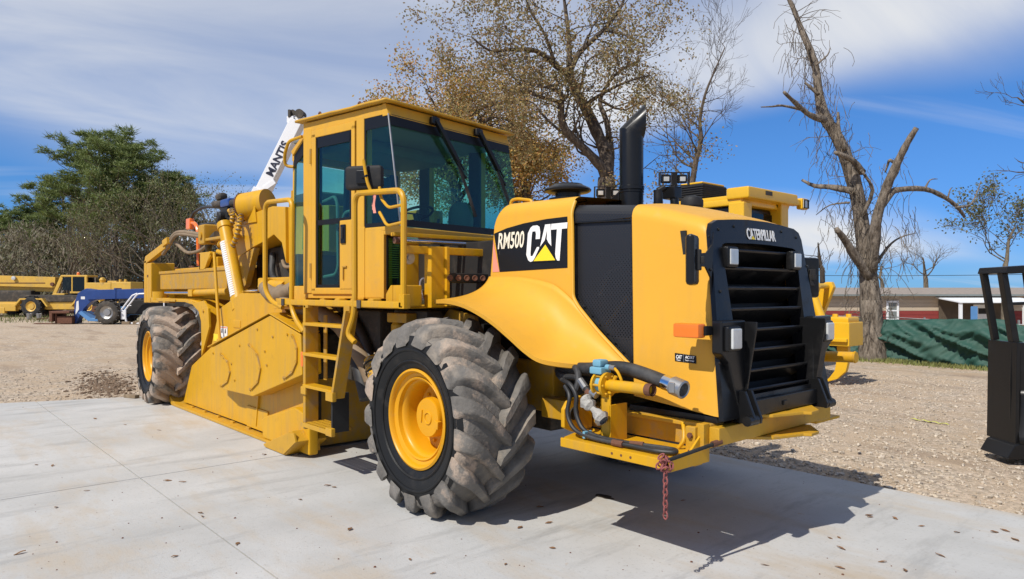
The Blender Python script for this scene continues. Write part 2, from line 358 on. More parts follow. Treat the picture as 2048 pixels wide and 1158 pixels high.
def edge_x(y): return -8.0 + .36*(y+2.2)
xs = [None, -2.45, 3.25, 8.9, 14.5]; ys = [-11.75, -7.2, -2.65, 1.87]
for i in range(4):
    for j in range(3):
        y0, y1 = ys[j]+.006, ys[j+1]-(.006 if j < 2 else 0); x1 = xs[i+1]-.006
        if i: pts = [(xs[i]+.006, y0), (x1, y0), (x1, y1), (xs[i]+.006, y1)]
        else:
            k = [(edge_x(lerp(y1, y0, t/14)) + .13*noise.noise(Vector((t*.8, j*3, 2))), lerp(y1, y0, t/14)) for t in range(15)]
            pts = k + [(x1, y0), (x1, y1)]
        MB().prism(pts, 'z', -.14, 0, .002).build('slab', 'concrete', pad)
# loose stones on the gravel beside the pad
def stones(name, n, reg, smin, smax, seed, c, label):
    r = random.Random(seed); mb = MB()
    ico = [(0, 0, -1), (.72, -.53, -.45), (-.28, -.85, -.45), (-.89, 0, -.45), (-.28, .85, -.45), (.72, .53, -.45), (.28, -.85, .45), (-.72, -.53, .45), (-.72, .53, .45), (.28, .85, .45), (.89, 0, .45), (0, 0, 1)]
    fs = [(0, 1, 2), (1, 0, 5), (0, 2, 3), (0, 3, 4), (0, 4, 5), (1, 5, 10), (2, 1, 6), (3, 2, 7), (4, 3, 8), (5, 4, 9), (1, 10, 6), (2, 6, 7), (3, 7, 8), (4, 8, 9), (5, 9, 10), (6, 10, 11), (7, 6, 11), (8, 7, 11), (9, 8, 11), (10, 9, 11)]
    for _ in range(n):
        x, y = reg(r); s = smin*(smax/smin)**(r.random()**2.2); a = r.random()*6.28; ca, sa = math.cos(a), math.sin(a); sx, sy, sz = s*r.uniform(.8, 1.4), s*r.uniform(.6, 1), s*r.uniform(.45, .8); z = ground_z(x, y)+sz*.35
        mb.add([(x+(p[0]*sx*ca-p[1]*sy*sa)*r.uniform(.85, 1.15), y+(p[0]*sx*sa+p[1]*sy*ca), z+p[2]*sz) for p in ico], fs)
    o = mb.build(name, c, ang=25); tag(o, label, kind='stuff'); return o
def stone_mat():
    m = bpy.data.materials.new('stones'); m.use_nodes = True; t = m.node_tree; b = t.nodes['Principled BSDF']; b.inputs['Roughness'].default_value = .9
    g_ = t.nodes.new('ShaderNodeNewGeometry'); r = t.nodes.new('ShaderNodeValToRGB')
    r.color_ramp.elements[0].color = (.20, .165, .125, 1); r.color_ramp.elements[1].color = (.58, .50, .395, 1); e = r.color_ramp.elements.new(.5); e.color = (.44, .36, .27, 1)
    t.links.new(g_.outputs['Random Per Island'], r.inputs[0]); t.links.new(r.outputs[0], b.inputs['Base Color']); M['stones'] = m
stone_mat()
def reg_r(r):
    d = 1.9 + 9*r.random()**1.5; return (r.uniform(-3.5, 5.5), d)
stones('gravel_stones', 24000, reg_r, .006, .032, 3, 'stones', 'loose grey and tan stones scattered on the yard beside the slab')
def reg_l(r):
    y = r.uniform(-6.5, 0.5); return (edge_x(y) - .05 - 6*r.random()**1.6, y)
stones('gravel_stones', 6000, reg_l, .006, .028, 4, 'stones', 'loose tan stones on the dirt beyond the slab edge')
# grass strips
def blades(name, n, reg, h0, h1, m, seed, label):
    r = random.Random(seed); mb = MB()
    for _ in range(n):
        x, y = reg(r); a = r.random()*6.28; h = r.uniform(h0, h1); wd = .012 + .01*r.random(); lx, ly = r.uniform(-.5, .5)*h, r.uniform(-.5, .5)*h; z = ground_z(x, y)-.01
        mb.add([(x-wd*math.cos(a), y-wd*math.sin(a), z), (x+wd*math.cos(a), y+wd*math.sin(a), z), (x+lx, y+ly, z+h)], [(0, 1, 2)])
    return tag(mb.build(name, m, smooth=False), label, kind='stuff')
mat('grass', (.10, .14, .035), .8, var=.4, vscale=2, c2=(.22, .18, .06))
blades('grass', 9000, lambda r: (r.uniform(-5.2, .9), 13.75+r.gauss(0, .22)), .04, .13, 'grass', 5, 'thin strip of grass at the foot of the green tarp')
def place(R, D, z=0): p = CAM + VR*R + VD*D; return Vector((p.x, p.y, z))
def reg_g(r): p = place(r.uniform(-45, -17), r.uniform(38, 58)); return p.x, p.y
blades('grass', 9000, reg_g, .08, .3, 'grass', 6, 'rough grass below the trees behind the parked machines')
# ================================================================== the road reclaimer
root = empty('road_reclaimer'); tag(root, 'large yellow road reclaimer with glazed cab, black louvred grille and big muddy tyres', 'road reclaimer')
SPLIT = {'ladder_extension', 'ladder_clamp', 'steer_cylinder', 'hose_fitting', 'lifting_eye', 'platform_clamp', 'camera_barrel', 'strut', 'cab_mount', 'exhaust_collar', 'inner_post', 'control_lever', 'ripper_mast'}
TINY = {'cover_bolt', 'shoe_weld', 'grille_bolt', 'frame_bolt', 'ledge_hole', 'lid_bolt', 'fender_bolt', 'flange_bolt', 'hose_guard'}
def hb(name, m, mb, parent=root, **k):
    if name in SPLIT: return build_split(mb, name, m, parent, **k)[0]
    o = mb.build(name, m, parent, **k)
    if name in TINY: o['kind'] = 'stuff'
    return o
def ys_(z): return -(.765-.1*z)                     # engine hood side plane
def gxp(z): return 2.17-.143*z                      # grille plane
def bolt(mb, p, ax, r=.012, h=.01, n=6): mb.cyl(p, tuple(Vector(p)+Vector(ax)*h), r, n, r*.9)
# ---------------------------------------------------------------- wheels
def tyre_meshes(seed):
    r = random.Random(seed)
    prof = [(.355, -.25), (.40, -.275), (.48, -.305), (.555, -.31), (.61, -.295), (.637, -.265), (.652, -.2), (.660, -.1), (.663, 0)]
    side = [(p[0], p[1]) for p in prof[:5]]
    full = prof[3:] + [(p[0], -p[1]) for p in prof[::-1][1:6]]
    body = MB().lathe(full, (0, 0, 0), (0, 1, 0), 60)
    sw = MB().lathe(side, (0, 0, 0), (0, 1, 0), 60).lathe([(.415, -.287), (.425, -.296), (.435, -.291)], (0, 0, 0), (0, 1, 0), 60).lathe([(.50, -.312), (.51, -.318), (.52, -.313)], (0, 0, 0), (0, 1, 0), 60).lathe([(p[0], -p[1]) for p in side], (0, 0, 0), (0, 1, 0), 48)
    NL = 17
    for sgn in (-1, 1):
        for k in range(NL):
            ph0 = 2*math.pi*(k + (.5 if sgn > 0 else 0))/NL + r.uniform(-.015, .015); hh = .062*r.uniform(.85, 1.05)
            rows = []
            # stations: t, lateral, dphi, top radius, base radius, half width
            st = [(.320, .02, .572, .54, .046), (.322, .012, .625, .55, .054), (.308, 0, .678, .57, .058), (.265, -.03, .716, .63, .055), (.19, -.10, .732, .645, .050), (.11, -.20, .739, .65, .047), (.04, -.31, .741, .655, .045), (-.03, -.40, .738, .655, .040)]
            for (y, dp, rt, rb, hw) in st:
                ph = ph0 + dp; row = []
                for (o, rad, kk) in ((-1, rb, 1.30), (-1, rt-.022, 1.02), (-1, rt-.003, .70), (1, rt-.003, .70), (1, rt-.022, 1.02), (1, rb, 1.30)):
                    rr = rad if kk > 1.2 else rad - r.uniform(0, .009); a = ph + o*hw*1.08*kk/rad*.95
                    row.append((rr*math.cos(a), sgn*y + r.uniform(-.004, .004), rr*math.sin(a)))
                rows.append(row)
            mb = MB().grid(rows); n = len(rows)
            mb.f += [tuple(range(6)), tuple((n-1)*6+i for i in range(5, -1, -1))]
            body.add(mb.v, mb.f)
    return body, sw
def rim_mesh(deep):
    p = [(.362, .0), (.368, -.018), (.352, -.026), (.338, -.016), (.332, .012), (.308, .022), (.300, .012), (.288, .018), (.282, .05), (.262, .06), (.252, .10), (.246, .20), (.20, .225), (.150, .225), (.147, .10 if not deep else .19), (.138, .085 if not deep else .175), (.10, .083 if not deep else .172), (.0, .083 if not deep else .172)]
    return MB().lathe(p, (0, 0, 0), (0, 1, 0), 56)
def wheel(x, y, z, rz, seed, deep=False, spin=0, near=True):
    s = 1 if y < 0 else -1
    hub = MB()
    for k in range(10):
        a = k*math.pi/5; bolt(hub, (.215*math.cos(a), .222, .215*math.sin(a)), (0, -1, 0), .014, .02)
    hub.cyl((0, .2, 0), (0, .5, 0), .15, 20)
    if near and not deep:
        hub.box((-.075, .074, -.045), (-.058, .084, .045), .002); hub.torus((.015, .082, 0), (0, 1, 0), .042, .008, 20, 6)
        hub.box((.12, .06, -.05), (.17, .10, .01), .006)
    mx = Matrix.Translation((x, y, z)) @ Matrix.Rotation(rz + (0 if s > 0 else math.pi), 4, 'Z') @ Matrix.Rotation(spin, 4, 'Y')
    body, sw = tyre_meshes(seed)
    w_ = hb('wheel', 'rim', MB().add(hub.v, hub.f), mx=mx @ Matrix.Translation((0, -.25, 0)))
    rm = hb('rim', 'rim', rim_mesh(deep), w_, mx=mx @ Matrix.Translation((0, -.25, 0)), ang=50)
    ob1 = hb('tyre', 'tread_muddy' if x < -3 else 'tread', body, w_, mx=mx, ang=50); ob2 = hb('sidewall', 'sidewall', sw, w_, mx=mx, ang=60)
    for ob in (ob1, ob2):
        for v in ob.data.vertices:
            if v.co.z < .04:                               # flattened where it carries the load
                v.co.z = max(.004, .004 + (v.co.z+.06)*.25)
            if ob is ob1: v.co += Vector((noise.noise(v.co*9), noise.noise(v.co*9+Vector((7, 0, 0))), noise.noise(v.co*9+Vector((0, 9, 0)))))*.006
            v.co.z = max(v.co.z, .004)
    return w_
wheel(-.02, -1.15, .69, 0, 1, spin=.1); wheel(-.02, 1.15, .69, 0, 2, near=False)
wheel(-6.93, -1.17, .675, R_(-3), 3, True, spin=.07); wheel(-6.93, 1.15, .69, R_(-3), 4, True, near=False)
hb('axle', 'grime', MB().cyl((-.02, -.85, .69), (-.02, .85, .69), .13).box((-.3, -.35, .5), (.3, .35, .95), .05))
hb('axle', 'paint_dusty', MB().cyl((-6.93, -.9, .68), (-6.93, .9, .68), .12).box((-7.2, -.3, .5), (-6.6, .3, .95), .05))
# ---------------------------------------------------------------- engine hood, cab end
RC = .12
def hood_section(x, zt, z0, rad=.11, crown=.012, inset=0.0):
    """half of a hood cross-section mirrored: returns list of (x,y,z); x may be callable of z"""
    pts = []; ytop = -ys_(zt)-inset
    zs = [lerp(z0, zt-rad, i/8) for i in range(9)]
    half = [(ys_(z)+inset, z) for z in zs]
    for i in range(1, 7):
        a = i/6*math.pi/2*.94; half.append((ys_(zt-rad)+inset + rad*(1-math.cos(a)), zt-rad+rad*math.sin(a)))
    ye, ze = half[-1]
    for i in range(1, 7): t = i/6; half.append((ye*(1-t), ze + crown*math.sin(t*math.pi/2) + (zt-ze)*.0))
    full = half + [(-y, z) for (y, z) in half[::-1][1:]]
    return [((x(z) if callable(x) else x), y, z) for (y, z) in full]
XA0 = -.16
def topA(x):
    d = x-XA0; return 2.345 - (.02*d) - (RC - math.sqrt(max(0, RC*RC-(RC-min(d, RC))**2)))
xsA = [XA0+.001, XA0+.012, XA0+.03, XA0+.06, XA0+.09, XA0+.12, .1, .25, .4, .55, .66]
rows = [hood_section(x, topA(x), 1.535) for x in xsA]
rows.append(hood_section(lambda z: .715+(2.27-z)*.11, 2.325, 1.535))
mb = MB().grid(rows); n = len(rows[0])
mb.f.append(tuple(range(n)))
A = hb('hood', 'hood', mb, ang=40)
# fender flare sweeping from the hood side over the wheel
def cat(P, u):
    n = len(P)-1; f = min(max(u, 0), 1)*n; i = min(int(f), n-1); t = f-i
    p = [Vector(P[max(0, min(n, i+k))]) for k in (-1, 0, 1, 2)]
    return .5*((2*p[1])+(p[2]-p[0])*t+(2*p[0]-5*p[1]+4*p[2]-p[3])*t*t+(3*p[1]-p[0]-3*p[2]+p[3])*t**3)
LIP = [(-.245, -1.09, 1.552), (-.05, -1.115, 1.553), (.15, -1.125, 1.53), (.34, -1.13, 1.478), (.52, -1.13, 1.405), (.68, -1.12, 1.315), (.80, -1.10, 1.235), (.90, -1.06, 1.175), (1.00, -.97, 1.148), (1.12, -.83, 1.132), (1.24, -.715, 1.125), (1.365, -.66, 1.122)]
HI = [(-.155, -.60, 1.74), (.02, -.60, 1.74), (.18, -.60, 1.735), (.33, -.602, 1.72), (.47, -.604, 1.70), (.60, -.606, 1.67), (.70, -.61, 1.62), (.80, -.615, 1.555), (.92, -.625, 1.455), (1.06, -.64, 1.343), (1.21, -.65, 1.235), (1.367, -.658, 1.126)]
rows = []
for i in range(49):
    u = i/48; l = cat(LIP, u); h = cat(HI, u); k = sstep(.55, .95, u)
    c = Vector((lerp(h.x, l.x, .35), lerp(-.66, h.y-.01, k), lerp(l.z+.015, lerp(l.z, h.z, .45), k)))
    row = []
    for j in range(15):
        t = j/14; row.append(tuple(h*(1-t)**2 + c*2*t*(1-t) + l*t*t - Vector((0, .006*(1-t), 0))))
    d = Vector((0, .02, -.02)) if u < .8 else Vector((0, .02, -.005))
    row.append(tuple(l + Vector((0, .004, -.022)))); row.append(tuple(l + Vector((0, .03, -.03))))
    rows.append(row)
fl = MB().grid(rows)
hb('fender', 'hood', fl, A, ang=60, solid=.012)
# inner edge of the fender where it meets the deck, on the cab side
rows = []
for i in range(13):
    t = i/12; h = Vector((-.155, -.60, 1.74)); l = Vector((-.245, -1.09, 1.552)); c = Vector((-.187, -.66, 1.567))
    p = h*(1-t)**2 + c*2*t*(1-t) + l*t*t; rows.append([tuple(p), tuple(p+Vector((.004, 0, -.03 if t > .2 else -.0)))])
hb('fender_edge', 'hood', MB().grid(rows), A, solid=.008)
hb('wheel_arch', 'dark', MB().box((-.4, -.60, 1.1), (.7, -.54, 1.35), .0), A)
# engine hood, grille end
def xl(z): return 1.262+(2.2-z)*.095
rows = []
for i, t in enumerate([0, .02, .08, .3, .5, .7, .85, .93, .97, 1]):
    zt = lerp(2.215, 2.065, t**1.25)
    if t > .95: zt -= (t-.95)*.25
    ins = .012 if t == 0 else (.0 if t < .95 else (t-.95)*.5)
    rows.append(hood_section(lambda z, t=t: lerp(xl(z), gxp(z)-.005, t), zt, .885+.06*(1-t), inset=ins, crown=.035))
B = hb('hood', 'hood', MB().grid(rows), ang=40)
# raised bead round the screen opening
bead = [(.715, ys_(2.27)+.03, 2.285), (.712, ys_(2.2), 2.20)] + [(.715+(2.27-z)*.11, ys_(z)-.003, z) for z in (2.1, 1.95, 1.8, 1.65, 1.58)] + [(.85, -.622, 1.515), (1.06, -.643, 1.345), (1.21, -.653, 1.237), (1.36, -.66, 1.13)]
hb('hood_edge', 'hood', MB().tube(bead, .014, 8, .06), A)
# screen: side sheet and top sheet, dark engine bay behind
def sc_pt(x, z, d=.035): return (x, ys_(z)+d, z)
poly = [sc_pt(.70, 2.13), sc_pt(1.28, 2.11), sc_pt(1.385, 1.10), sc_pt(1.36, 1.10), sc_pt(.79, 1.54), sc_pt(.73, 2.0)]
SC = hb('side_screen', 'screen_mesh', MB().add(poly, [tuple(range(6))]), smooth=False)
fr = MB()
for a, b in (((.71, 2.125), (1.275, 2.105)), ((1.268, 2.11), (1.37, 1.13))):
    fr.bar(sc_pt(a[0], a[1], .026), sc_pt(b[0], b[1], .026), .014, .03, .003, up=(0, 1, 0))
fr.bar(sc_pt(.745, 2.1, .03), sc_pt(.80, 1.56, .03), .01, .03, .002, up=(0, 1, 0)); fr.bar(sc_pt(.80, 1.56, .03), sc_pt(1.35, 1.13, .03), .01, .03, .002, up=(0, 1, 0))
for k in range(13): z = lerp(2.05, 1.17, k/12); bolt(fr, sc_pt(xl(z)-.01, z, .024), (0, -1, 0), .008, .008)
for k in range(8): t = k/7; bolt(fr, sc_pt(lerp(.81, 1.34, t), lerp(1.555, 1.14, t)+.012, .026), (0, -1, 0), .007, .008)
hb('screen_frame', 'black', fr, SC)
rows = [hood_section(x, 2.262-(x-.7)*.09, 2.12, rad=.09, inset=.02, crown=.02) for x in (.70, .9, 1.1, 1.285)]
hb('top_screen', 'screen_mesh', MB().grid(rows), smooth=False)
bay = hb('engine_bay', 'grime', MB().box((.45, -.30, 1.0), (1.75, .5, 2.05), .03).box((-.1, -.5, 1.0), (1.5, .5, 1.3), .03))
hb('muffler', 'grime', MB().cyl((.8, -.43, 1.95), (1.3, -.43, 1.9), .075, 14).cyl((1.05, -.45, 1.72), (1.3, -.45, 1.78), .06, 12), bay)
hb('exhaust_clamp', 'rust', MB().cyl((1.18, -.45, 1.755), (1.29, -.45, 1.78), .072, 12), bay)
hb('strut', 'paint', MB().cyl((1.02, -.52, 1.38), (1.2, -.50, 1.58), .016, 10).bar((.92, -.46, 2.165), (1.25, -.47, 2.135), .06, .05), bay)
hb('engine_pipe', 'steel', MB().tube([(1.3, -.48, 1.2), (1.27, -.48, 1.5), (1.22, -.47, 1.62), (1.24, -.46, 1.8)], .016, 8, .08).tube([(.9, -.44, 1.6), (1.0, -.47, 1.75), (1.15, -.46, 1.82)], .02, 8, .06), bay)
# decal panel with lettering
def sd_(x, z, d=.004): return (x, ys_(z)-d, z)
def flat(pts, d=.004):
    return MB().add([sd_(x, z, d) for x, z in pts], [tuple(range(len(pts)))])
dp = [(-.155, 2.095), (.0, 2.13), (.2, 2.155), (.45, 2.17), (.675, 2.172), (.713, 1.793), (-.045, 1.778)]
DEC = hb('decal', 'decal_black', flat(dp, .003), smooth=False)
hb('decal_fade', 'pink', flat([(-.158, 2.04), (-.05, 1.779), (-.135, 1.779)], .003), smooth=False)
UZ = (0, .0995, .995)
text_mesh('RM500', 'lettering', 'cream', DEC, sd_(-.085, 1.962, .006), (1, 0, 0), UZ, .135, .31, bold=.018)
def letter(pts_list, m, d):
    mbx = MB()
    for pts in pts_list: mbx.add([sd_(x, z, d) for x, z in pts], [tuple(range(len(pts)))])
    hb('lettering', m, mbx, DEC, smooth=False)
def lt(u, v): return (lerp(.262, .685, u), lerp(1.848, 2.128, v) )
Cc = [[(0, .2), (0, .8), (.06, .95), (.12, 1), (.12, .84), (.11, .76), (.11, .24), (.12, .16), (.12, 0), (.06, .05)],
      [(.12, 1), (.24, 1), (.30, .95), (.33, .8), (.33, .62), (.22, .62), (.22, .76), (.20, .84), (.12, .84)],
      [(.12, 0), (.12, .16), (.17, .16), (.27, .40), (.33, .40), (.33, .36), (.20, .02)]]
Aa = [[(.35, .40), (.44, 1), (.58, 1), (.64, .40), (.56, .50), (.51, .60), (.505, .85), (.46, .57)]]
Tt = [[(.60, 1), (1, 1), (1, .84), (.87, .84), (.87, .0), (.79, .0), (.75, .18), (.75, .84), (.60, .84)]]
def up_(v): return v
letter([[lt(u, v) for u, v in p] for p in Cc+Aa+Tt], 'white', .006)
letter([[lt(u, v) for u, v in p] for p in [[(.16, -.02), (.83, -.02), (.50, .52)]]], 'decal_black', .007)
letter([[lt(u, v) for u, v in p] for p in [[(.21, .015), (.77, .015), (.49, .45)]]], 'tri_yellow', .009)
bd = hb('badge', 'decal_black', flat([(1.69, 1.24), (1.845, 1.232), (1.85, 1.185), (1.695, 1.19)], .003), smooth=False)
bd2 = hb('badge_divider', 'steel', flat([(1.755, 1.236), (1.758, 1.236), (1.762, 1.188), (1.759, 1.188)], .005), bd, smooth=False)
text_mesh('CAT', 'lettering', 'white', bd, sd_(1.704, 1.206, .005), (1, 0, 0), UZ, .023, .042, bold=.03)
text_mesh('ACERT', 'lettering', 'white', bd, sd_(1.77, 1.211, .005), (1, 0, 0), UZ, .017, .066, bold=.02)
text_mesh('Technology', 'lettering', 'white', bd, sd_(1.77, 1.194, .005), (1, 0, 0), UZ, .011, .066, bold=.01)
text_mesh('Power', 'lettering', 'white', bd, sd_(1.71, 1.194, .005), (1, 0, 0), UZ, .009, .03, bold=.01)
# ---------------------------------------------------------------- grille
def gp(y, z, d=0): return (gxp(z)+d, y, z)
out = [(-.685, .87), (-.66, 1.1), (-.63, 1.4), (-.60, 1.7), (-.58, 1.9), (-.572, 1.985), (-.545, 2.035), (-.48, 2.06), (-.3, 2.075), (-.12, 2.085)]
out = out + [(-y, z) for y, z in out[::-1]]
inn = [(-.435, .99), (-.44, 1.1), (-.45, 1.4), (-.46, 1.7), (-.47, 1.85), (-.472, 1.885), (-.46, 1.91), (-.42, 1.92), (-.28, 1.925), (-.1, 1.93)]
inn = inn + [(-y, z) for y, z in inn[::-1]]
mb = MB(); k = len(out)
mb.v = [gp(y, z, -.02) for y, z in out] + [gp(y, z, .012) for y, z in out] + [gp(y, z, .012) for y, z in inn] + [gp(y, z, -.09) for y, z in inn]
for a in range(3):
    for i in range(k):
        j = (i+1) % k; mb.f.append((a*k+i, a*k+j, (a+1)*k+j, (a+1)*k+i))
GR = hb('grille', 'black', mb, ang=30)
sb = MB()
for (y, z) in [(-.6, 1.95), (-.62, 1.75), (-.655, 1.2), (-.48, 2.0), (.5, 2.0), (.6, 1.8), (.62, 1.2), (-.55, 1.62), (.3, 2.03), (-.3, 2.03)]: bolt(sb, gp(y, z, .012), (1, 0, 0), .01, .008)
hb('grille_bolt', 'black', sb, GR)
hb('radiator', 'dark', MB().prism([(gxp(.86)-.20, .86), (gxp(.86)-.16, .86), (gxp(2.0)-.16, 2.0), (gxp(2.0)-.20, 2.0)], 'y', -.58, .58, 0), GR)
for k_, z in enumerate([1.86, 1.745, 1.62, 1.49, 1.36, 1.235, 1.11, .995]):
    hw = .47-.004*k_
    prof = [(-.115, -.062), (-.012, .022), (.0, .03), (.006, .022), (.003, .012), (-.006, .004), (-.02, -.006), (-.12, -.078)]
    hb('louver', 'black', MB().prism([(gxp(z)+a-.006, z+b) for a, b in prof], 'y', -hw, hw, 0), GR, ang=25)
hb('grille_beam', 'black', MB().box((2.035, -.47, .865), (2.085, .47, .965), .008).box((2.085, -.05, .90), (2.095, 0, .93), .002), GR)
for s in (-1, 1):
    hb('grille_hinge', 'black', MB().prism([(2.02, .84), (2.15, .84), (2.155, .87), (2.09, 1.03), (2.02, 1.03)], 'y', s*.50-.012, s*.50+.012, .003).cyl((2.125, s*.50-.05, .862), (2.125, s*.50+.05, .862), .03, 14).prism([(2.02, .84), (2.15, .84), (2.155, .87), (2.09, 1.03), (2.02, 1.03)], 'y', s*.43-.012, s*.43+.012, .003), GR)
    # upper work lamp
    L1 = hb('work_lamp', 'black', MB().box((1.895, s*.405-.065, 1.765), (1.955, s*.405+.065, 1.90), .02), GR)
    hb('lens', 'lens', MB().box((1.945, s*.405-.045, 1.785), (1.962, s*.405+.045, 1.882), .012), L1)
    # lamp bracket with headlamp and turn signal
    br = [(s*.70, 1.45), (s*.44, 1.45), (s*.43, 1.0), (s*.45, .90), (s*.50, .90), (s*.57, 1.06), (s*.62, 1.2), (s*.70, 1.26)]
    LB = hb('lamp_bracket', 'black', MB().prism(br, 'x', 1.985, 2.055, .012).prism([(1.95, 1.44), (2.13, 1.44), (2.13, 1.40), (2.06, .98), (2.02, .98)], 'y', s*.445-.008, s*.445+.008, .003), GR)
    hl = hb('headlamp', 'black', MB().box((2.04, s*.60-.075, 1.27), (2.085, s*.60+.075, 1.42), .025), GR)
    hb('lens', 'lens', MB().box((2.075, s*.60-.05, 1.285), (2.10, s*.60+.05, 1.405), .022), hl)
    ts = hb('turn_signal', 'orange', MB().box((1.815, s*.79-.05, 1.352), (1.99, s*.79+.03, 1.435), .012), GR)
    hb('signal_base', 'black', MB().box((1.85, s*.74-.045, 1.365), (2.0, s*.74+.035, 1.42), .006), ts)
    # outside mirror on its arm
    mm = Matrix.Translation((1.965, -.86, 1.80) if s < 0 else (1.90, .68, 1.72)) @ Matrix.Rotation(s*R_(-24), 4, 'Z')
    mi = hb('mirror', 'black', MB().box((-.028, -.075, -.145), (.028, .075, .145), .022, mm), GR)
    hb('mirror_clamp', 'black_matte', MB().box((.02, -.03, -.06), (.05, .02, .06), .006, mm).box((.045, -.02, -.02), (.07, .01, .02), .004, mm), mi)
    if s > 0: continue
    arm = [(s*.585, 1.98), (s*.60, 1.90), (s*.66, 1.85), (s*.86, 1.835), (s*.86, 1.775), (s*.67, 1.765), (s*.615, 1.70), (s*.61, 1.60)]
    hb('mirror_arm', 'black', MB().prism(arm, 'x', 1.918, 1.93, .002), mi)
ux = Vector(gp(0, 1.99)) ; un = Vector((-.1416, 0, .99))
tl = text_mesh('CATERPILLAR', 'lettering', 'white', GR, gp(-.165, 1.955, .016), (0, 1, 0), (-.1416, 0, .99), .075, .36, bold=.022)
hb('lettering', 'tri_yellow', MB().add([gp(-.125, 1.957, .02), gp(-.075, 1.957, .02), gp(-.10, 1.982, .02)], [(0, 1, 2)]), GR, smooth=False)
# ---------------------------------------------------------------- rear frame, bumper, step ledge
BM = hb('bumper', 'paint_worn', MB().box((1.975, -.71, .725), (2.045, .71, .832), .008).box((1.90, -.70, .735), (1.98, -.60, .825), .006))
for z0, z1 in ((.84, .86), (.703, .722)):
    hb('tow_plate', 'paint_worn', MB().prism([(1.96, -.33), (1.96, .36), (2.07, .36), (2.2, .2), (2.21, .08), (2.17, .05), (2.1, -.2)], 'z', z0, z1, .004), BM)
FRM = hb('main_frame', 'paint_dusty', MB().box((.55, -.70, .70), (1.98, -.55, .845), .012).box((.55, .55, .70), (1.98, .70, .845), .012).box((-6.2, -.62, .72), (.6, -.48, 1.1), .02).box((-6.2, .48, .72), (.6, .62, 1.1), .02).box((.5, -.6, .74), (1.9, .6, .8), 0).box((-.6, -.6, 1.0), (.6, .6, 1.1), 0))
hb('frame_flange', 'paint_worn', MB().box((1.38, -.735, .822), (1.97, -.70, .845), .004).box((1.93, -.76, .70), (1.975, -.70, .85), .004).box((1.86, -.78, .60), (1.93, -.70, .83), .008), FRM)
fb = MB(); [bolt(fb, (1.9, -.785, z), (0, -1, 0), .018, .014) for z in (.68, .78)]
hb('frame_bolt', 'rust', fb, FRM)
hb('tail_pan', 'black', MB().box((1.35, -.665, .845), (2.0, .665, .885), .004), FRM)
LG = hb('step_ledge', 'paint', MB().prism([(1.15, -1.07), (1.93, -1.07), (1.96, -1.03), (1.96, -.69), (1.0, -.69), (1.13, -1.05)], 'z', .672, .69, .004).prism([(1.13, .632), (1.94, .632), (1.94, .69), (1.13, .69)], 'y', -1.085, -1.068, .006).box((1.945, -1.06, .62), (1.962, -.68, .70), .004).box((1.16, -1.06, .635), (1.95, -.69, .64), 0).prism([(-.69, .70), (-.86, .70), (-.69, .83)], 'x', 1.935, 1.95, .003))
hl_ = MB(); [hl_.cyl((x, -1.087, .662), (x, -1.06, .662), .008, 8) for x in (1.56, 1.63, 1.70)]
hb('ledge_hole', 'rust', hl_, LG)
# lifting eye
mb = MB(); oy = [(-.99, .73), (-.99, .85), (-.95, .90), (-.80, .93), (-.72, .93), (-.72, .70), (-.90, .69)]
mb.prism(oy, 'x', 1.04, 1.075, .008)
EYE = hb('lifting_eye', 'paint', mb); hb('eye_hole', 'dark', MB().cyl((1.077, -.90, .815), (1.06, -.90, .815), .035, 16).torus((1.077, -.90, .815), (1, 0, 0), .038, .006, 18, 6), EYE)
# water pipe assembly on the ledge
PS = hb('pipe_bracket', 'paint', MB().box((1.36, -.96, .69), (1.44, -.95, 1.0), .004).box((1.36, -.96, .69), (1.372, -.87, 1.0), .004).box((1.43, -.96, .69), (1.442, -.80, .92), .004).box((1.35, -.97, .99), (1.45, -.87, 1.005), .003))
WP = hb('water_pipe', 'paint', MB().cyl((1.34, -.95, 1.04), (1.735, -.96, 1.045), .036, 20).cyl((1.33, -.95, 1.04), (1.345, -.95, 1.04), .075, 20).cyl((1.40, -.95, 1.04), (1.42, -.95, 1.04), .078, 20))
hb('pipe_mouth', 'rust', MB().tube([(1.72, -.9597, 1.0448), (1.763, -.96, 1.045)], .0368, 20, caps=False).lathe([(.03, .0), (.03, -.03), (0, -.03)], (1.7625, -.96, 1.045), (1, 0, 0), 18), WP)
fb = MB()
for k in range(6): a = k*math.pi/3; fb.cyl((1.32, -.95+.06*math.cos(a), 1.04+.06*math.sin(a)), (1.432, -.95+.06*math.cos(a), 1.04+.06*math.sin(a)), .008, 8)
hb('flange_bolt', 'paint_worn', fb, WP)
hb('pipe_gasket', 'teal', MB().cyl((1.345, -.95, 1.04), (1.40, -.95, 1.04), .05, 18), WP)
hb('valve', 'teal', MB().box((1.30, -1.0, 1.105), (1.40, -.9, 1.15), .01).box((1.315, -.99, 1.15), (1.385, -.91, 1.195), .012).cyl((1.40, -.95, 1.15), (1.43, -.95, 1.15), .018, 10), WP)
hb('valve_line', 'steel', MB().cyl((1.42, -.95, 1.15), (1.47, -.95, 1.15), .016, 10), WP)
hb('valve_line', 'paint', MB().tube([(1.46, -.95, 1.15), (1.50, -.96, 1.13), (1.53, -.96, 1.08), (1.52, -.95, 1.05)], .009, 8, .02).cyl((1.46, -.955, 1.06), (1.48, -.955, 1.1), .012, 8), WP)
HO = hb('suction_hose', 'hose_black', MB().tube([(.78, -.72, 1.06), (.98, -.84, 1.10), (1.2, -.86, 1.115), (1.45, -.86, 1.15), (1.66, -.87, 1.115), (1.80, -.88, 1.085)], .043, 14, .15))
hb('hose_ferrule', 'chrome', MB().cyl((1.785, -.8795, 1.088), (1.86, -.882, 1.072), .045, 18), HO)
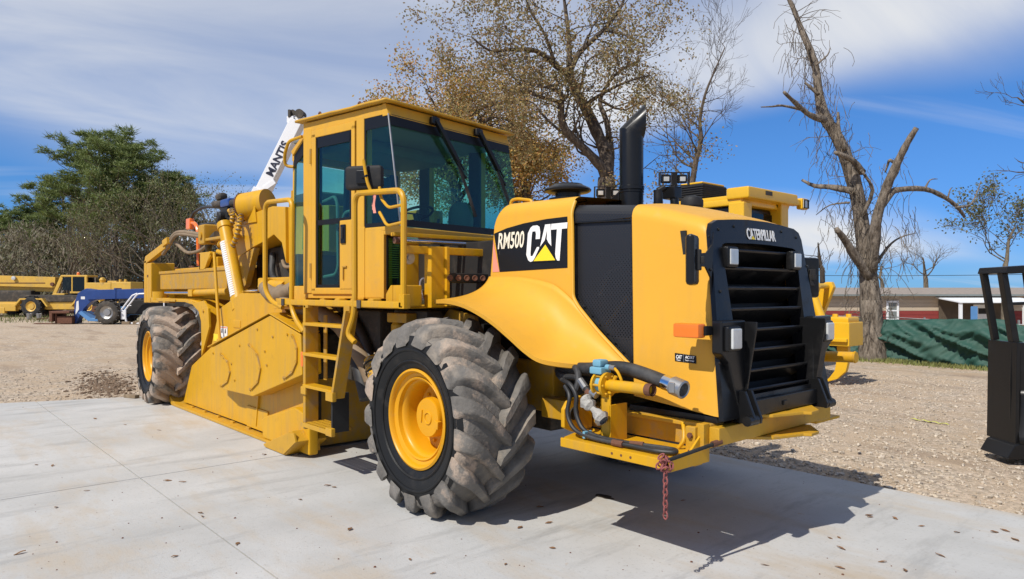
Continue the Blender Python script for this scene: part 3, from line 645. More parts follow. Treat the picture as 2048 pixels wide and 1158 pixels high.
hb('hose_coupling', 'steel', MB().tube([(1.85, -.8818, 1.075), (1.925, -.886, 1.057)], .055, 18, caps=False).box((1.86, -.945, 1.04), (1.90, -.93, 1.10), .006).box((1.86, -.84, 1.04), (1.90, -.825, 1.10), .006).lathe([(.055, 0), (.046, .006), (.040, 0), (.038, -.05), (0, -.05)], (1.925, -.886, 1.057), (.97, -.05, -.23), 18), HO)
hs_ = [[(.72, -.70, 1.05), (.98, -.90, 1.05), (1.15, -.93, 1.06), (1.24, -.96, 1.0), (1.32, -.98, .95)], [(.74, -.72, 1.03), (1.0, -.93, 1.03), (1.12, -.98, 1.02), (1.18, -.98, .95), (1.17, -.99, .85), (1.24, -1.0, .74), (1.40, -1.0, .715), (1.62, -.99, .715), (1.80, -.93, .712), (1.90, -.92, .712), (1.93, -.97, .712), (1.85, -1.02, .712), (1.68, -1.02, .712)], [(1.06, -.97, 1.0), (1.14, -1.0, .95), (1.12, -1.02, .83), (1.20, -1.03, .735), (1.36, -1.03, .712), (1.55, -1.03, .712), (1.68, -1.02, .712)], [(.9, -.8, 1.1), (1.1, -.9, 1.12), (1.16, -.94, 1.05), (1.15, -.96, .98)]]
for i, p in enumerate(hs_): hb('hose', 'hose_black' if i != 9 else 'rubber', MB().tube(p, [.02, .015, .014, .022][i], 10, .09, 6))
hb('hose_fitting', 'rust', MB().cyl((1.52, -1.03, .712), (1.60, -1.03, .712), .02, 10).cyl((1.62, -.99, .715), (1.70, -.965, .716), .019, 10).cyl((1.255, -.965, .985), (1.30, -.975, .96), .024, 10))
hb('hose_fitting', 'steel', MB().cyl((1.17, -.94, 1.045), (1.24, -.962, 1.0), .024, 10).cyl((1.3, -.98, .99), (1.35, -.985, .97), .022, 10))
hb('hose_clip', 'teal', MB().box((1.28, -1.04, .70), (1.30, -.97, .745), .004))
mb = MB()
rows = []
for i in range(10):
    t = i/9; c = Vector((lerp(1.26, 1.44, t), lerp(-1.0, -1.02, t), lerp(.945, .83, t))); rr = .035+.014*math.sin(t*9)+.008*math.sin(t*23)
    rows.append([tuple(c + Vector((.5*math.cos(a), math.sin(a), .8*math.cos(a)))*(rr*(1+.25*noise.noise(Vector((t*6, a*2, 0)))))) for a in [k*2*math.pi/12 for k in range(13)]])
hb('tape_wrap', 'rag', mb.grid(rows))
hb('stay_rod', 'rubber', MB().cyl((2.03, -.72, .745), (1.985, -1.14, .70), .011, 10)); hb('rod_end', 'rust', MB().cyl((2.035, -.68, .75), (2.025, -.75, .742), .018, 10))
hb('bent_line', 'paint', MB().tube([(1.80, -.72, .84), (1.84, -.76, .80), (1.86, -.79, .74), (1.83, -.80, .70)], .012, 8, .04))
# far-side pipe
hb('water_pipe', 'paint', MB().cyl((1.6, 1.0, 1.12), (2.1, 1.0, 1.14), .04, 18).box((1.5, .9, .8), (1.6, 1.02, 1.16), .01).torus((2.09, 1.0, 1.14), (1, 0, 0), .04, .005, 18, 6))
hb('step_ledge', 'paint', MB().box((1.15, .69, .67), (1.95, 1.07, .69), .004))
# ---------------------------------------------------------------- on top of the hood
PC = hb('air_cleaner', 'black', MB().lathe([(.15, 0), (.15, .02), (.10, .03), (.10, .06), (.165, .065), (.182, .075), (.185, .088), (.175, .10), (.12, .125), (.115, .132), (.0, .134)], (.40, -.26, 2.335), (0, 0, 1), 40))
h = Vector((.62, .78, 0)).normalized(); kx = Vector((-h.y, h.x, 0)); c0 = Vector((.73, .12, 0)); rs = .094; z0 = 2.87; rings = []
for zb in (2.15, 2.40):
    rings.append([c0+h*rs*math.cos(a)+kx*rs*math.sin(a)+Vector((0, 0, zb)) for a in [i*2*math.pi/32 for i in range(32)]])
m1 = [c0+h*rs*math.cos(a)+kx*rs*math.sin(a)+Vector((0, 0, z0-.414*rs*math.cos(a))) for a in [i*2*math.pi/32 for i in range(32)]]
rings.append(m1)
m2 = []
for i, p in enumerate(m1):
    a = rs*math.cos(i*2*math.pi/32); dlt = (rs+.002)-a; m2.append(p + (h+Vector((0, 0, 1)))*dlt)
rings.append(m2); rings.append([p-(p-(sum(m2, Vector())/32))*.04 for p in m2])
rings.append([p*.96+Vector((c0.x, c0.y, 2.86))*.04-Vector((h.x, h.y, .9))*.10 for p in m2])
mb = MB()
for r_ in rings: mb.v += [tuple(p) for p in r_]
for i in range(len(rings)-1):
    for k in range(32): mb.f.append((i*32+k, i*32+(k+1) % 32, (i+1)*32+(k+1) % 32, (i+1)*32+k))
EX = hb('exhaust_stack', 'black', mb, ang=25)
hb('exhaust_collar', 'black', MB().lathe([(.094, 0), (.101, .004), (.101, .03), (.094, .034)], (.73, .12, 2.42), (0, 0, 1), 32).lathe([(.094, 0), (.099, .003), (.099, .012), (.094, .015)], (.73, .12, 2.40), (0, 0, 1), 32).prism([(.40, 2.25), (.66, 2.25), (.66, 2.42)], 'y', .05, .19, .01), EX)
hb('vent_pipe', 'black', MB().cyl((.93, .20, 2.2), (.93, .20, 2.41), .036, 16).cyl((.93, .20, 2.40), (.965, .24, 2.43), .03, 12))
hb('breather_dome', 'black_matte', MB().lathe([(.085, 0), (.085, .07), (.08, .075), (.085, .08), (.085, .12), (.07, .145), (.03, .16), (0, .162)], (1.17, .30, 2.19), (0, 0, 1), 24))
def twin_lamp(x, y, z, rz, post):
    mx = Matrix.Translation((x, y, z)) @ Matrix.Rotation(rz, 4, 'Z') @ Matrix.Rotation(R_(8), 4, 'X')
    mb = MB()
    for a, b in (((-.12, -.03, -.055), (.12, .03, -.047)), ((-.12, -.03, .047), (.12, .03, .055)), ((-.12, -.03, -.05), (-.112, .03, .05)), ((.112, -.03, -.05), (.12, .03, .05)), ((-.02, -.03, -.05), (.02, .03, .05))): mb.box(a, b, .002, mx)
    o = hb('lamp_box', 'black', mb)
    for sx in (-.065, .065):
        l_ = hb('lamp', 'black_matte', MB().box((sx-.036, -.02, -.034), (sx+.036, .03, .034), .008, mx), o)
        hb('lamp_glass', 'lens', MB().box((sx-.022, -.026, -.018), (sx+.022, -.018, .018), .004, mx), o)
    hb('lamp_post', 'black', MB().tube(post, .035, 12, .03).box((post[-1][0]-.06, post[-1][1]-.05, post[-1][2]-.07), (post[-1][0]+.06, post[-1][1]+.05, post[-1][2]+.03), .01), o)
twin_lamp(.92, .42, 2.52, R_(48), [(.95, .40, 2.2), (.93, .41, 2.36), (.90, .42, 2.43)])
twin_lamp(.28, .36, 2.47, R_(48), [(.28, .36, 2.2), (.28, .36, 2.38)])
hb('hood_rail', 'paint', MB().tube([(-.10, -.42, 2.30), (-.10, -.42, 2.375), (-.04, -.40, 2.385), (.10, -.38, 2.36), (.12, -.38, 2.33)], .014, 8, .03))
# ---------------------------------------------------------------- cab (turned ten degrees on its carriage)
CT = Matrix.Translation((-1.1, -1.05, 0)) @ Matrix.Rotation(R_(10), 4, 'Z')
def cb(name, m, mb, parent=root, **k): return hb(name, m, mb, parent, mx=CT, **k)
W = 1.66
def quadp(name, m, pts, th, parent):
    """thin pane from 4+ corner points"""
    p = [Vector(q) for q in pts]; n = (p[1]-p[0]).cross(p[2]-p[0]).normalized()*th/2; k = len(p)
    mb = MB().add([tuple(q+n) for q in p]+[tuple(q-n) for q in p], [tuple(range(k)), tuple(range(2*k-1, k-1, -1))]+[(i, (i+1) % k, k+(i+1) % k, k+i) for i in range(k)])
    return cb(name, m, mb, parent, smooth=False)
CAB = cb('cab', 'cab_paint', MB()
    .box((-1.135, -.012, 1.60), (-1.0, .09, 3.20), .012)                 # rear door post
    .box((-.335, -.012, 1.55), (-.225, .09, 3.20), .012)                 # front door post
    .box((-1.135, -.008, 3.165), (.06, .07, 3.255), .006)                # side fascia
    .prism([(.02, 3.15), (.10, 3.15), (.06, 3.26), (.02, 3.26)], 'y', -.01, W+.01, .005)   # front fascia
    .box((-1.14, .0, 1.555), (.01, W, 1.60), .006)                       # floor sill
    .box((-.345, -.014, 1.56), (-.215, .02, 2.20), .01)
    .box((-.25, -.006, 1.56), (.012, .12, 2.165), .014)                  # panel ahead of the door
    .box((-.25, -.004, 2.15), (.24, .05, 2.19), .008)
    .box((.0, .20, 1.56), (.03, W, 2.10), .008)                          # lower front wall
    .box((.0, -.002, 1.56), (.03, .03, 2.16), .004).box((.0, .02, 1.56), (.03, .21, 1.64), .004)
    .box((.02, .0, 2.115), (.262, W, 2.175), .01)                        # sill under the windscreen
    .box((-1.135, W-.09, 1.60), (-1.0, W, 3.2), .01).box((-.335, W-.09, 1.6), (-.225, W, 3.2), .01)
    .box((-1.135, W-.07, 3.165), (.06, W, 3.255), .006)
    .box((-1.50, .30, 1.56), (-1.44, W-.2, 2.05), .01)                   # low back wall
    .bar((-1.10, .03, 1.585), (-1.42, .07, 1.585), .06, .18, .01).bar((-1.09, .03, 3.17), (-1.385, .06, 3.0), .06, .06, .01).bar((-1.385, .06, 2.98), (-1.40, W-.2, 2.98), .08, .10, .01)
    .bar((-1.435, .08, 1.5), (-1.385, .07, 2.98), .03, .04, .008).bar((-1.475, W-.2, 1.5), (-1.40, W-.2, 2.98), .05, .05, .008)
    .box((-1.13, .0, 1.60), (-1.0, .04, 1.72), .006))
# roof sheet: slightly crowned and dented at the rim
rows = []
for i in range(15):
    x = lerp(-1.20, .125, i/14); row = []
    for j in range(15):
        y = lerp(-.06, W+.06, j/14); e = max(abs(i-7)/7, abs(j-7)/7)
        row.append((x, y, 3.305 - .028*e**3 + .006*noise.noise(Vector((x*6, y*6, 1)))*(e > .9)))
    rows.append(row)
RF = cb('cab_roof', 'paint_worn', MB().grid(rows), CAB, solid=.022)
ey = MB()
for (x, y) in ((-.42, .10), (-1.02, .10), (-.42, W-.1), (-1.02, W-.1)): ey.torus((x, y, 3.345), (.3, 1, 0), .026, .009, 14, 6).cyl((x, y, 3.29), (x, y, 3.325), .012, 8)
cb('lifting_eye', 'rust', ey, RF)
cb('headliner', 'interior_grey', MB().box((-1.40, .05, 3.10), (-.05, W-.05, 3.15), .02).box((-1.3, .2, 2.98), (-.6, W-.2, 3.11), .05), CAB)
cb('cab_floor', 'interior', MB().box((-1.44, .06, 1.60), (-.0, W-.06, 1.63), 0).box((-1.43, .1, 1.62), (-1.38, W-.2, 2.0), .01), CAB)
# glazing
quadp('windscreen', 'cab_glass', [(.085, .0, 3.165), (.085, W, 3.165), (.243, W, 2.18), (.243, .0, 2.18)], .008, CAB)
quadp('windscreen_band', 'decal_black', [(.094, .01, 3.165), (.094, W-.01, 3.165), (.112, W-.01, 3.065), (.112, .01, 3.065)], .003, CAB)
quadp('windscreen_band', 'decal_black', [(.238, .01, 2.24), (.238, W-.01, 2.24), (.249, W-.01, 2.18), (.249, .01, 2.18)], .003, CAB)
cb('corner_seal', 'steel', MB().tube([(.09, -.003, 3.165), (.247, -.003, 2.18)], .008, 8), CAB)
quadp('side_window', 'cab_glass', [(-.225, .004, 3.165), (.083, .004, 3.165), (.240, .004, 2.19), (-.225, .004, 2.19)], .006, CAB)
quadp('window_band', 'decal_black', [(-.225, -.002, 3.165), (.083, -.002, 3.165), (.099, -.002, 3.06), (-.225, -.002, 3.06)], .003, CAB)
quadp('window_band', 'decal_black', [(-.225, -.002, 2.225), (.23, -.002, 2.225), (.236, -.002, 2.19), (-.225, -.002, 2.19)], .003, CAB)
quadp('window_band', 'decal_black', [(-.225, -.002, 3.06), (-.205, -.002, 3.06), (-.205, -.002, 2.225), (-.225, -.002, 2.225)], .003, CAB)
quadp('lower_window', 'cab_glass', [(.034, .03, 2.10), (.034, .2, 2.10), (.034, .2, 1.645), (.034, .03, 1.645)], .005, CAB)
lw = MB()
for a, b in (((.03, .03, 2.09), (.042, .2, 2.15)), ((.03, .03, 1.63), (.042, .2, 1.665)), ((.03, .026, 1.64), (.042, .045, 2.14)), ((.03, .19, 1.64), (.042, .21, 2.14))): lw.box(a, b, .002)
cb('window_seal', 'decal_black', lw, CAB)
for k in range(17):
    z = 2.06-.020*k; cb('vent_slat', 'pale_lime', MB().box((-.02, .045, z), (.015, .19, z+.008), .001), CAB)
# door
DR = cb('door', 'cab_paint', MB().box((-.992, -.02, 3.09), (-.345, .02, 3.165), .008).box((-.992, -.02, 1.595), (-.345, .02, 1.655), .008).box((-.992, -.02, 1.62), (-.925, .02, 3.13), .008).box((-.395, -.02, 1.62), (-.345, .02, 3.13), .008).box((-.56, -.02, 1.63), (-.375, .018, 2.275), .008), CAB)
quadp('door_glass', 'cab_glass', [(-.935, 0, 3.1), (-.39, 0, 3.1), (-.39, 0, 2.27), (-.935, 0, 2.27)], .006, CAB)
quadp('door_glass', 'cab_glass', [(-.935, 0, 2.27), (-.555, 0, 2.27), (-.555, 0, 1.64), (-.935, 0, 1.64)], .006, CAB)
ds = MB()
for a, b in (((-.93, -.012, 2.99), (-.39, -.004, 3.10)), ((-.93, -.012, 2.25), (-.39, -.004, 2.30)), ((-.93, -.012, 1.65), (-.555, -.004, 1.685)), ((-.93, -.012, 1.66), (-.90, -.004, 3.08)), ((-.425, -.012, 2.29), (-.395, -.004, 3.08)), ((-.585, -.012, 1.66), (-.555, -.004, 2.27))): ds.box(a, b, .001)
cb('door_seal', 'decal_black', ds, CAB)
dh = cb('door_handle', 'black', MB().box((-.535, -.035, 2.06), (-.465, -.018, 2.235), .012), CAB)
cb('handle_grip', 'rubber', MB().box((-.52, -.045, 2.10), (-.487, -.03, 2.21), .006), dh)
cb('door_hook', 'paint_dusty', MB().box((-.505, -.035, 1.73), (-.49, -.02, 1.85), .003).box((-.505, -.035, 1.84), (-.45, -.02, 1.855), .003), CAB)
for z in (1.75, 2.85): cb('hinge', 'paint_dusty', MB().cyl((-.998, -.022, z), (-.998, -.022, z+.14), .013, 10), CAB)
cb('grab_bar', 'interior_grey', MB().tube([(-.90, .05, 2.48), (-.72, .05, 2.52), (-.68, .05, 2.45), (-.68, .06, 1.85), (-.72, .06, 1.78), (-.9, .06, 1.76)], .016, 8, .06).tube([(-.62, .06, 2.28), (-.58, .06, 2.36), (-.42, .06, 2.37)], .016, 8, .05), CAB)
# rear quarter glass and back glass, far side glass
quadp('quarter_glass', 'cab_glass', [(-1.13, .02, 3.13), (-1.36, .05, 2.97), (-1.41, .06, 1.66), (-1.13, .02, 1.70)], .006, CAB)
quadp('window_band', 'decal_black', [(-1.133, .013, 3.13), (-1.36, .043, 2.97), (-1.365, .043, 2.85), (-1.133, .013, 2.98)], .003, CAB)
quadp('rear_glass', 'cab_glass', [(-1.41, .2, 2.92), (-1.41, W-.22, 2.92), (-1.45, W-.22, 2.05), (-1.45, .2, 2.05)], .006, CAB)
quadp('side_window', 'cab_glass', [(-.225, W-.01, 3.165), (.083, W-.01, 3.165), (.240, W-.01, 2.19), (-.225, W-.01, 2.19)], .006, CAB)
quadp('door_glass', 'cab_glass', [(-1.0, W-.03, 3.16), (-.335, W-.03, 3.16), (-.335, W-.03, 1.65), (-1.0, W-.03, 1.65)], .006, CAB)
cb('inner_post', 'interior', MB().box((-1.12, W-.13, 1.6), (-.98, W-.095, 3.15), .01).box((-.36, W-.13, 1.6), (-.2, W-.095, 3.15), .01).box((-1.12, .095, 1.6), (-1.0, .12, 3.15), .01).bar((-1.40, .24, 2.0), (-1.36, .24, 2.95), .08, .08).bar((-1.42, .72, 2.0), (-1.38, .72, 2.95), .05, .05).bar((-1.42, W-.3, 2.0), (-1.38, W-.3, 2.95), .1, .1), CAB)
# interior: seat, steering wheel, console
cb('seat', 'interior', MB().box((-.95, .55, 1.95), (-.45, 1.05, 2.08), .05).box((-1.02, .56, 2.03), (-.90, 1.04, 2.62), .05).box((-1.0, .68, 2.62), (-.92, .92, 2.82), .03).cyl((-.7, .8, 1.62), (-.7, .8, 1.96), .12), CAB)
dome = MB(); dome.lathe([(.115, 0), (.125, .10), (.12, .2), (.10, .26), (.06, .295), (.0, .305)], (.0, 1.02, 2.2), (0, 0, 1), 24)
cb('console_dome', 'interior_grey', dome, CAB)
cb('console', 'interior_grey', MB().prism([(-.3, 1.62), (.16, 1.62), (.2, 2.17), (.05, 2.27), (-.2, 2.24)], 'y', .42, 1.3, .03), CAB)
cb('steering_wheel', 'black', MB().torus((-.18, .58, 2.36), (-.35, 0, .94), .17, .014, 28, 8).cyl((-.18, .58, 2.36), (-.08, .58, 2.10), .03, 10).bar((-.18, .42, 2.36), (-.18, .74, 2.36), .03, .012), CAB)
cb('control_lever', 'interior', MB().box((-.95, 1.1, 1.9), (-.4, 1.3, 2.25), .04).cyl((-.5, 1.18, 2.2), (-.46, 1.18, 2.38), .015, 8).box((-.95, .3, 1.9), (-.4, .5, 2.22), .04), CAB)
# wipers hang from the roof edge
for (y0, ya, yb) in ((.53, .86, .98), (1.14, 1.46, 1.60)):
    wp = cb('wiper', 'black', MB().cyl((.11, y0, 3.20), (.14, y0, 3.20), .035, 12).box((.10, y0-.05, 3.16), (.15, y0+.05, 3.23), .012).bar((.14, y0, 3.20), (.185, lerp(y0, ya, .75), 2.85), .05, .04, .008).bar((.165, lerp(y0, ya, .6), 2.90), (.20, ya+.02, 2.70), .02, .015, .003).bar((.14, y0+.05, 3.18), (.19, ya, 2.78), .014, .012, .002), CAB)
    cb('wiper_blade', 'rubber', MB().bar((.165, lerp(ya, yb, -.9), 2.98-.03), (.232, yb, 2.34), .012, .03, .002), wp)
# roof rail behind, mirrors and grab rails on the platform
cb('grab_rail', 'paint', MB().tube([(-1.14, -.02, 3.13), (-1.30, -.06, 3.10), (-1.42, -.03, 2.98), (-1.45, .0, 2.88), (-1.38, .05, 2.87)], .016, 8, .05).tube([(-1.50, .12, 2.65), (-1.52, .12, 1.75)], .015, 8), CAB)
def T1(name, pts, r=.021, fil=.09, m='paint'): return hb(name, m, MB().tube(pts, r, 10, fil, 6))
T1('handrail', [(-.94, -1.40, 1.20), (-1.03, -1.42, 1.26), (-.96, -1.40, 1.42), (-.94, -1.40, 1.56), (-.945, -1.40, 2.43), (-.20, -1.40, 2.38), (-.205, -1.40, 1.51)], .024, .11)
T1('handrail', [(-.205, -1.40, 2.27), (-.45, -1.38, 2.27), (-.58, -1.37, 2.36), (-.60, -1.37, 2.45)], .012, .05)
T1('handrail', [(-.205, -1.40, 2.14), (-.47, -1.38, 2.13), (-.60, -1.37, 2.25)], .012, .05)
T1('handrail', [(-2.50, -1.34, 1.46), (-2.68, -1.38, 1.52), (-2.79, -1.40, 1.64), (-2.79, -1.40, 2.53), (-2.14, -1.40, 2.50), (-2.16, -1.40, 1.46), (-2.05, -1.40, 1.34), (-1.88, -1.40, 1.25)], .024, .11)
mmx = Matrix.Translation((-.86, -1.36, 2.555)) @ Matrix.Rotation(R_(36), 4, 'Z')
MI = hb('mirror', 'black_matte', MB().box((-.165, -.03, -.10), (.165, .05, .10), .035, mmx))
hb('mirror_mount', 'black', MB().box((-.05, -.045, -.055), (.05, -.025, .055), .006, mmx).cyl(tuple(mmx @ Vector((.0, -.04, 0))), tuple(mmx @ Vector((.06, -.08, 0))), .012, 8), MI)
hb('mirror_rod', 'paint', MB().tube([(-.74, -1.36, 2.42), (-.77, -1.38, 2.50), (-.80, -1.40, 2.69)], .014, 8, .03), MI)
rib = MB()
for i in range(3): rib.grid([[(-.66+.02*i+.012*math.sin(k), -1.40-.006*i, 2.42-.03*k), (-.64+.02*i+.012*math.sin(k+1), -1.405, 2.42-.03*k)] for k in range(5+i)])
hb('ribbon', 'pink', rib, MI)
# ---------------------------------------------------------------- platform, ladder and what lies under the cab
PL = hb('platform', 'paint', MB().box((-2.45, -1.42, 1.492), (-.185, -1.36, 1.545), .008).box((-2.5, -1.36, 1.485), (-.4, -.5, 1.50), 0).box((-.245, -1.42, 1.49), (-.17, -1.36, 1.60), .006))
pb = MB()
for x in (-2.33, -.86): pb.box((x, -1.432, 1.485), (x+.06, -1.42, 1.55), .003)
hb('platform_clamp', 'grime', pb, PL)
mts = MB()
for k in range(7): x = -2.3+.3*k; mts.box((x, -1.2, 1.50), (x+.1, -1.1, 1.56), .02)
hb('cab_mount', 'paint_worn', mts, PL)
LD = hb('ladder', 'paint_dusty', MB().prism([(-1.85, 1.495), (-1.80, 1.495), (-1.80, .36), (-1.85, .36)], 'y', -1.43, -1.30, .004).prism([(-1.02, 1.46), (-.985, 1.46), (-1.225, .70), (-1.262, .70)], 'y', -1.46, -1.34, .004).box((-1.80, -1.25, .80), (-1.74, -1.24, 1.40), 0).box((-1.84, -1.43, 1.47), (-1.75, -1.38, 1.50), .004).box((-1.08, -1.43, 1.44), (-.98, -1.38, 1.50), .004))
for z, xr, m_ in ((1.31, -1.06, 'paint'), (1.035, -1.145, 'paint'), (.745, -1.235, 'paint')):
    hb('rung', m_, MB().box((-1.82, -1.45, z), (xr+.01, -1.335, z+.028), .004), LD)
hb('ladder_extension', 'rubber', MB().box((-1.845, -1.40, .37), (-1.82, -1.26, .72), .003).box((-1.30, -1.43, .40), (-1.275, -1.27, .74), .003), LD)
hb('ladder_clamp', 'paint_worn', MB().box((-1.33, -1.47, .68), (-1.20, -1.43, .76), .006).box((-1.33, -1.47, .38), (-1.22, -1.43, .45), .006).box((-1.86, -1.45, .68), (-1.76, -1.425, .75), .006), LD)
# perforated bottom step: real holes
st = MB(); nx, ny = 12, 4; X0, X1, Y0, Y1 = -1.83, -1.28, -1.46, -1.23
for i in range(nx):
    for j in range(ny):
        xa, xb = lerp(X0, X1, i/nx), lerp(X0, X1, (i+1)/nx); ya, yb = lerp(Y0, Y1, j/ny), lerp(Y0, Y1, (j+1)/ny); cx, cy = (xa+xb)/2, (ya+yb)/2; rr = min(xb-xa, yb-ya)*.36
        o = [(xa, ya), (cx, ya), (xb, ya), (xb, cy), (xb, yb), (cx, yb), (xa, yb), (xa, cy)]; q = [(cx+rr*math.cos(a), cy+rr*math.sin(a)) for a in [R_(225+45*k) for k in range(8)]]
        for z in (.40, .425): st.add([(x, y, z) for x, y in o+q], [(k, (k+1) % 8, 8+(k+1) % 8, 8+k) for k in range(8)])
        st.add([(x, y, .40) for x, y in q]+[(x, y, .425) for x, y in q], [(k, (k+1) % 8, 8+(k+1) % 8, 8+k) for k in range(8)])
st.box((X0, Y0-.006, .39), (X1, Y0, .43), .002)
hb('rung', 'paint_worn', st, LD, ang=30)
hb('side_marker', 'orange', MB().box((-1.95, -1.41, .92), (-1.90, -1.35, 1.06), .01))
def HS(name, pts, r, m='hose_tan', fil=.15): return hb(name, m, MB().tube(pts, r, 12, fil, 6))
HS('hydraulic_hose', [(-2.6, -1.0, 1.52), (-2.2, -1.1, 1.42), (-1.75, -1.1, 1.3), (-1.35, -1.05, .95), (-1.2, -1.05, .75)], .075, 'hose_tan')
HS('hydraulic_hose', [(-1.9, -.95, 1.45), (-1.55, -1.0, 1.25), (-1.25, -1.0, .85)], .05, 'hose_black')
HS('hydraulic_hose', [(-1.75, -1.0, 1.2), (-1.5, -1.05, .95), (-1.35, -1.05, .65)], .07, 'hose_black')
wrap = MB().tube([(-1.18, -1.10, 1.02), (-1.02, -1.14, .85), (-.93, -1.16, .74), (-.98, -1.16, .66)], .07, 12, .1)
HW = hb('wrapped_hose', 'paint', wrap)
sp = []
for k in range(90):
    t = k/89; c = Vector((-1.18, -1.10, 1.02)).lerp(Vector((-.93, -1.16, .72)), t); a = k*1.1
    sp.append(tuple(c + Vector((.6*math.cos(a), math.sin(a), .8*math.cos(a)))*.075))
hb('spiral_wrap', 'hose_tan', MB().tube(sp, .010, 6), HW)
hb('hose_band', 'black', MB().torus((-1.15, -1.11, .98), (.6, -.1, -.7), .076, .01, 16, 6).torus((-1.09, -1.12, .92), (.6, -.1, -.7), .076, .01, 16, 6), HW)
HS('hydraulic_hose', [(-.95, -1.1, .68), (-.85, -1.15, .66), (-.8, -1.0, .66)], .018, 'paint', .03)
HS('hydraulic_hose', [(-.95, -1.1, .50), (-.85, -1.15, .48), (-.8, -1.0, .48)], .018, 'paint', .03)
hb('underbody', 'grime', MB().box((-2.4, -.75, .75), (-.5, .75, 1.45), .04).box((-1.7, -.95, 1.05), (-1.3, -.7, 1.45), .03).cyl((-.8, -.95, 1.1), (-.8, -.95, 1.4), .07, 14).cyl((-.55, -.85, 1.15), (-.2, -.85, 1.2), .1, 14).box((-2.0, -.9, .75), (-1.5, -.75, .95), .02))
hb('filter_canister', 'paint_dusty', MB().lathe([(.0, 0), (.06, 0), (.065, .02), (.065, .26), (.05, .28), (0, .28)], (-.82, -1.05, 1.08), (0, 0, 1), 18).box((-.9, -1.12, 1.36), (-.6, -.9, 1.44), .01))
hb('inner_guard', 'paint_dusty', MB().prism([(-.70, .9), (-.15, .85), (-.1, 1.42), (-.45, 1.48), (-.60, 1.35)], 'y', -.80, -.76, .01))
HS('hydraulic_hose', [(-.95, -.9, 1.42), (-.75, -1.0, 1.33), (-.6, -.95, 1.42), (-.4, -1.0, 1.38)], .018, 'hose_black', .05)
HS('hydraulic_hose', [(-1.05, -.95, 1.3), (-.95, -1.08, 1.1), (-.9, -1.0, .9)], .02, 'hose_black', .05)
hb('valve_block', 'grime', MB().box((-.95, -1.02, 1.36), (-.45, -.86, 1.46), .012).cyl((-.9, -1.05, 1.42), (-.62, -1.05, 1.42), .02, 10).cyl((-.7, -1.05, 1.36), (-.7, -1.05, 1.25), .018, 10))
# carriage beams ahead of the cab
CB_ = hb('cab_carriage', 'paint', MB().bar((-.40, -1.27, 1.95), (-.40, .9, 1.95), .06, .06, .006).box((-.43, -1.06, 1.49), (-.33, -.93, 1.98), .006).box((-.36, -.93, 1.5), (-.30, -.90, 1.98), .004).box((-.52, -1.30, 1.50), (-.37, -1.12, 1.67), .01).prism([(-.62, 1.50), (-.52, 1.50), (-.52, 1.67), (-.55, 1.67), (-.62, 1.60)], 'y', -1.30, -1.16, .004).box((-.62, -1.16, 1.5), (-.6, -1.0, 1.95), .004).bar((-.68, -1.2, 2.09), (-.68, .9, 2.09), .06, .03, .004))
hb('carriage_roller', 'steel', MB().cyl((-.46, -1.20, 1.885), (-.43, -1.20, 1.885), .05, 18).cyl((-.47, -1.20, 1.885), (-.42, -1.20, 1.885), .02, 10), CB_)
hb('carriage_rod', 'chrome', MB().cyl((-.62, -1.18, 2.035), (-.62, .6, 2.035), .018, 12), CB_); hb('rod_clevis', 'rust', MB().cyl((-.62, -1.22, 2.035), (-.62, -1.12, 2.035), .028, 12), CB_)
VB = hb('valve_bank_and_shade_box', 'dark', MB().box((-1.0, -.50, 1.50), (-.16, .4, 2.05), .01).box((-.42, -.92, 1.69), (-.30, -.45, 1.77), .01).box((-.42, -.92, 1.52), (-.30, -.45, 1.56), .01))  # rear box is coloured dark for the shaded void; front bars are the bank
for k in range(5): hb('valve_cap', 'rust', MB().cyl((-.42, -.89+.085*k, 1.73), (-.40+.0, -.93+.085*k, 1.73), .016, 12).cyl((-.30, -.90+.085*k, 1.73), (-.285, -.91+.085*k, 1.73), .017, 12).torus((-.284, -.91+.085*k, 1.73), (1, -.4, 0), .02, .005, 12, 6), VB)
hb('cable_loop', 'white', MB().tube([(-.46, -1.05, 1.55), (-.47, -1.08, 1.70), (-.46, -1.04, 1.74), (-.45, -1.02, 1.6)], .007, 6, .03).tube([(-.45, -1.02, 1.55), (-.46, -1.0, 1.65), (-.45, -.98, 1.72)], .007, 6, .03), VB)
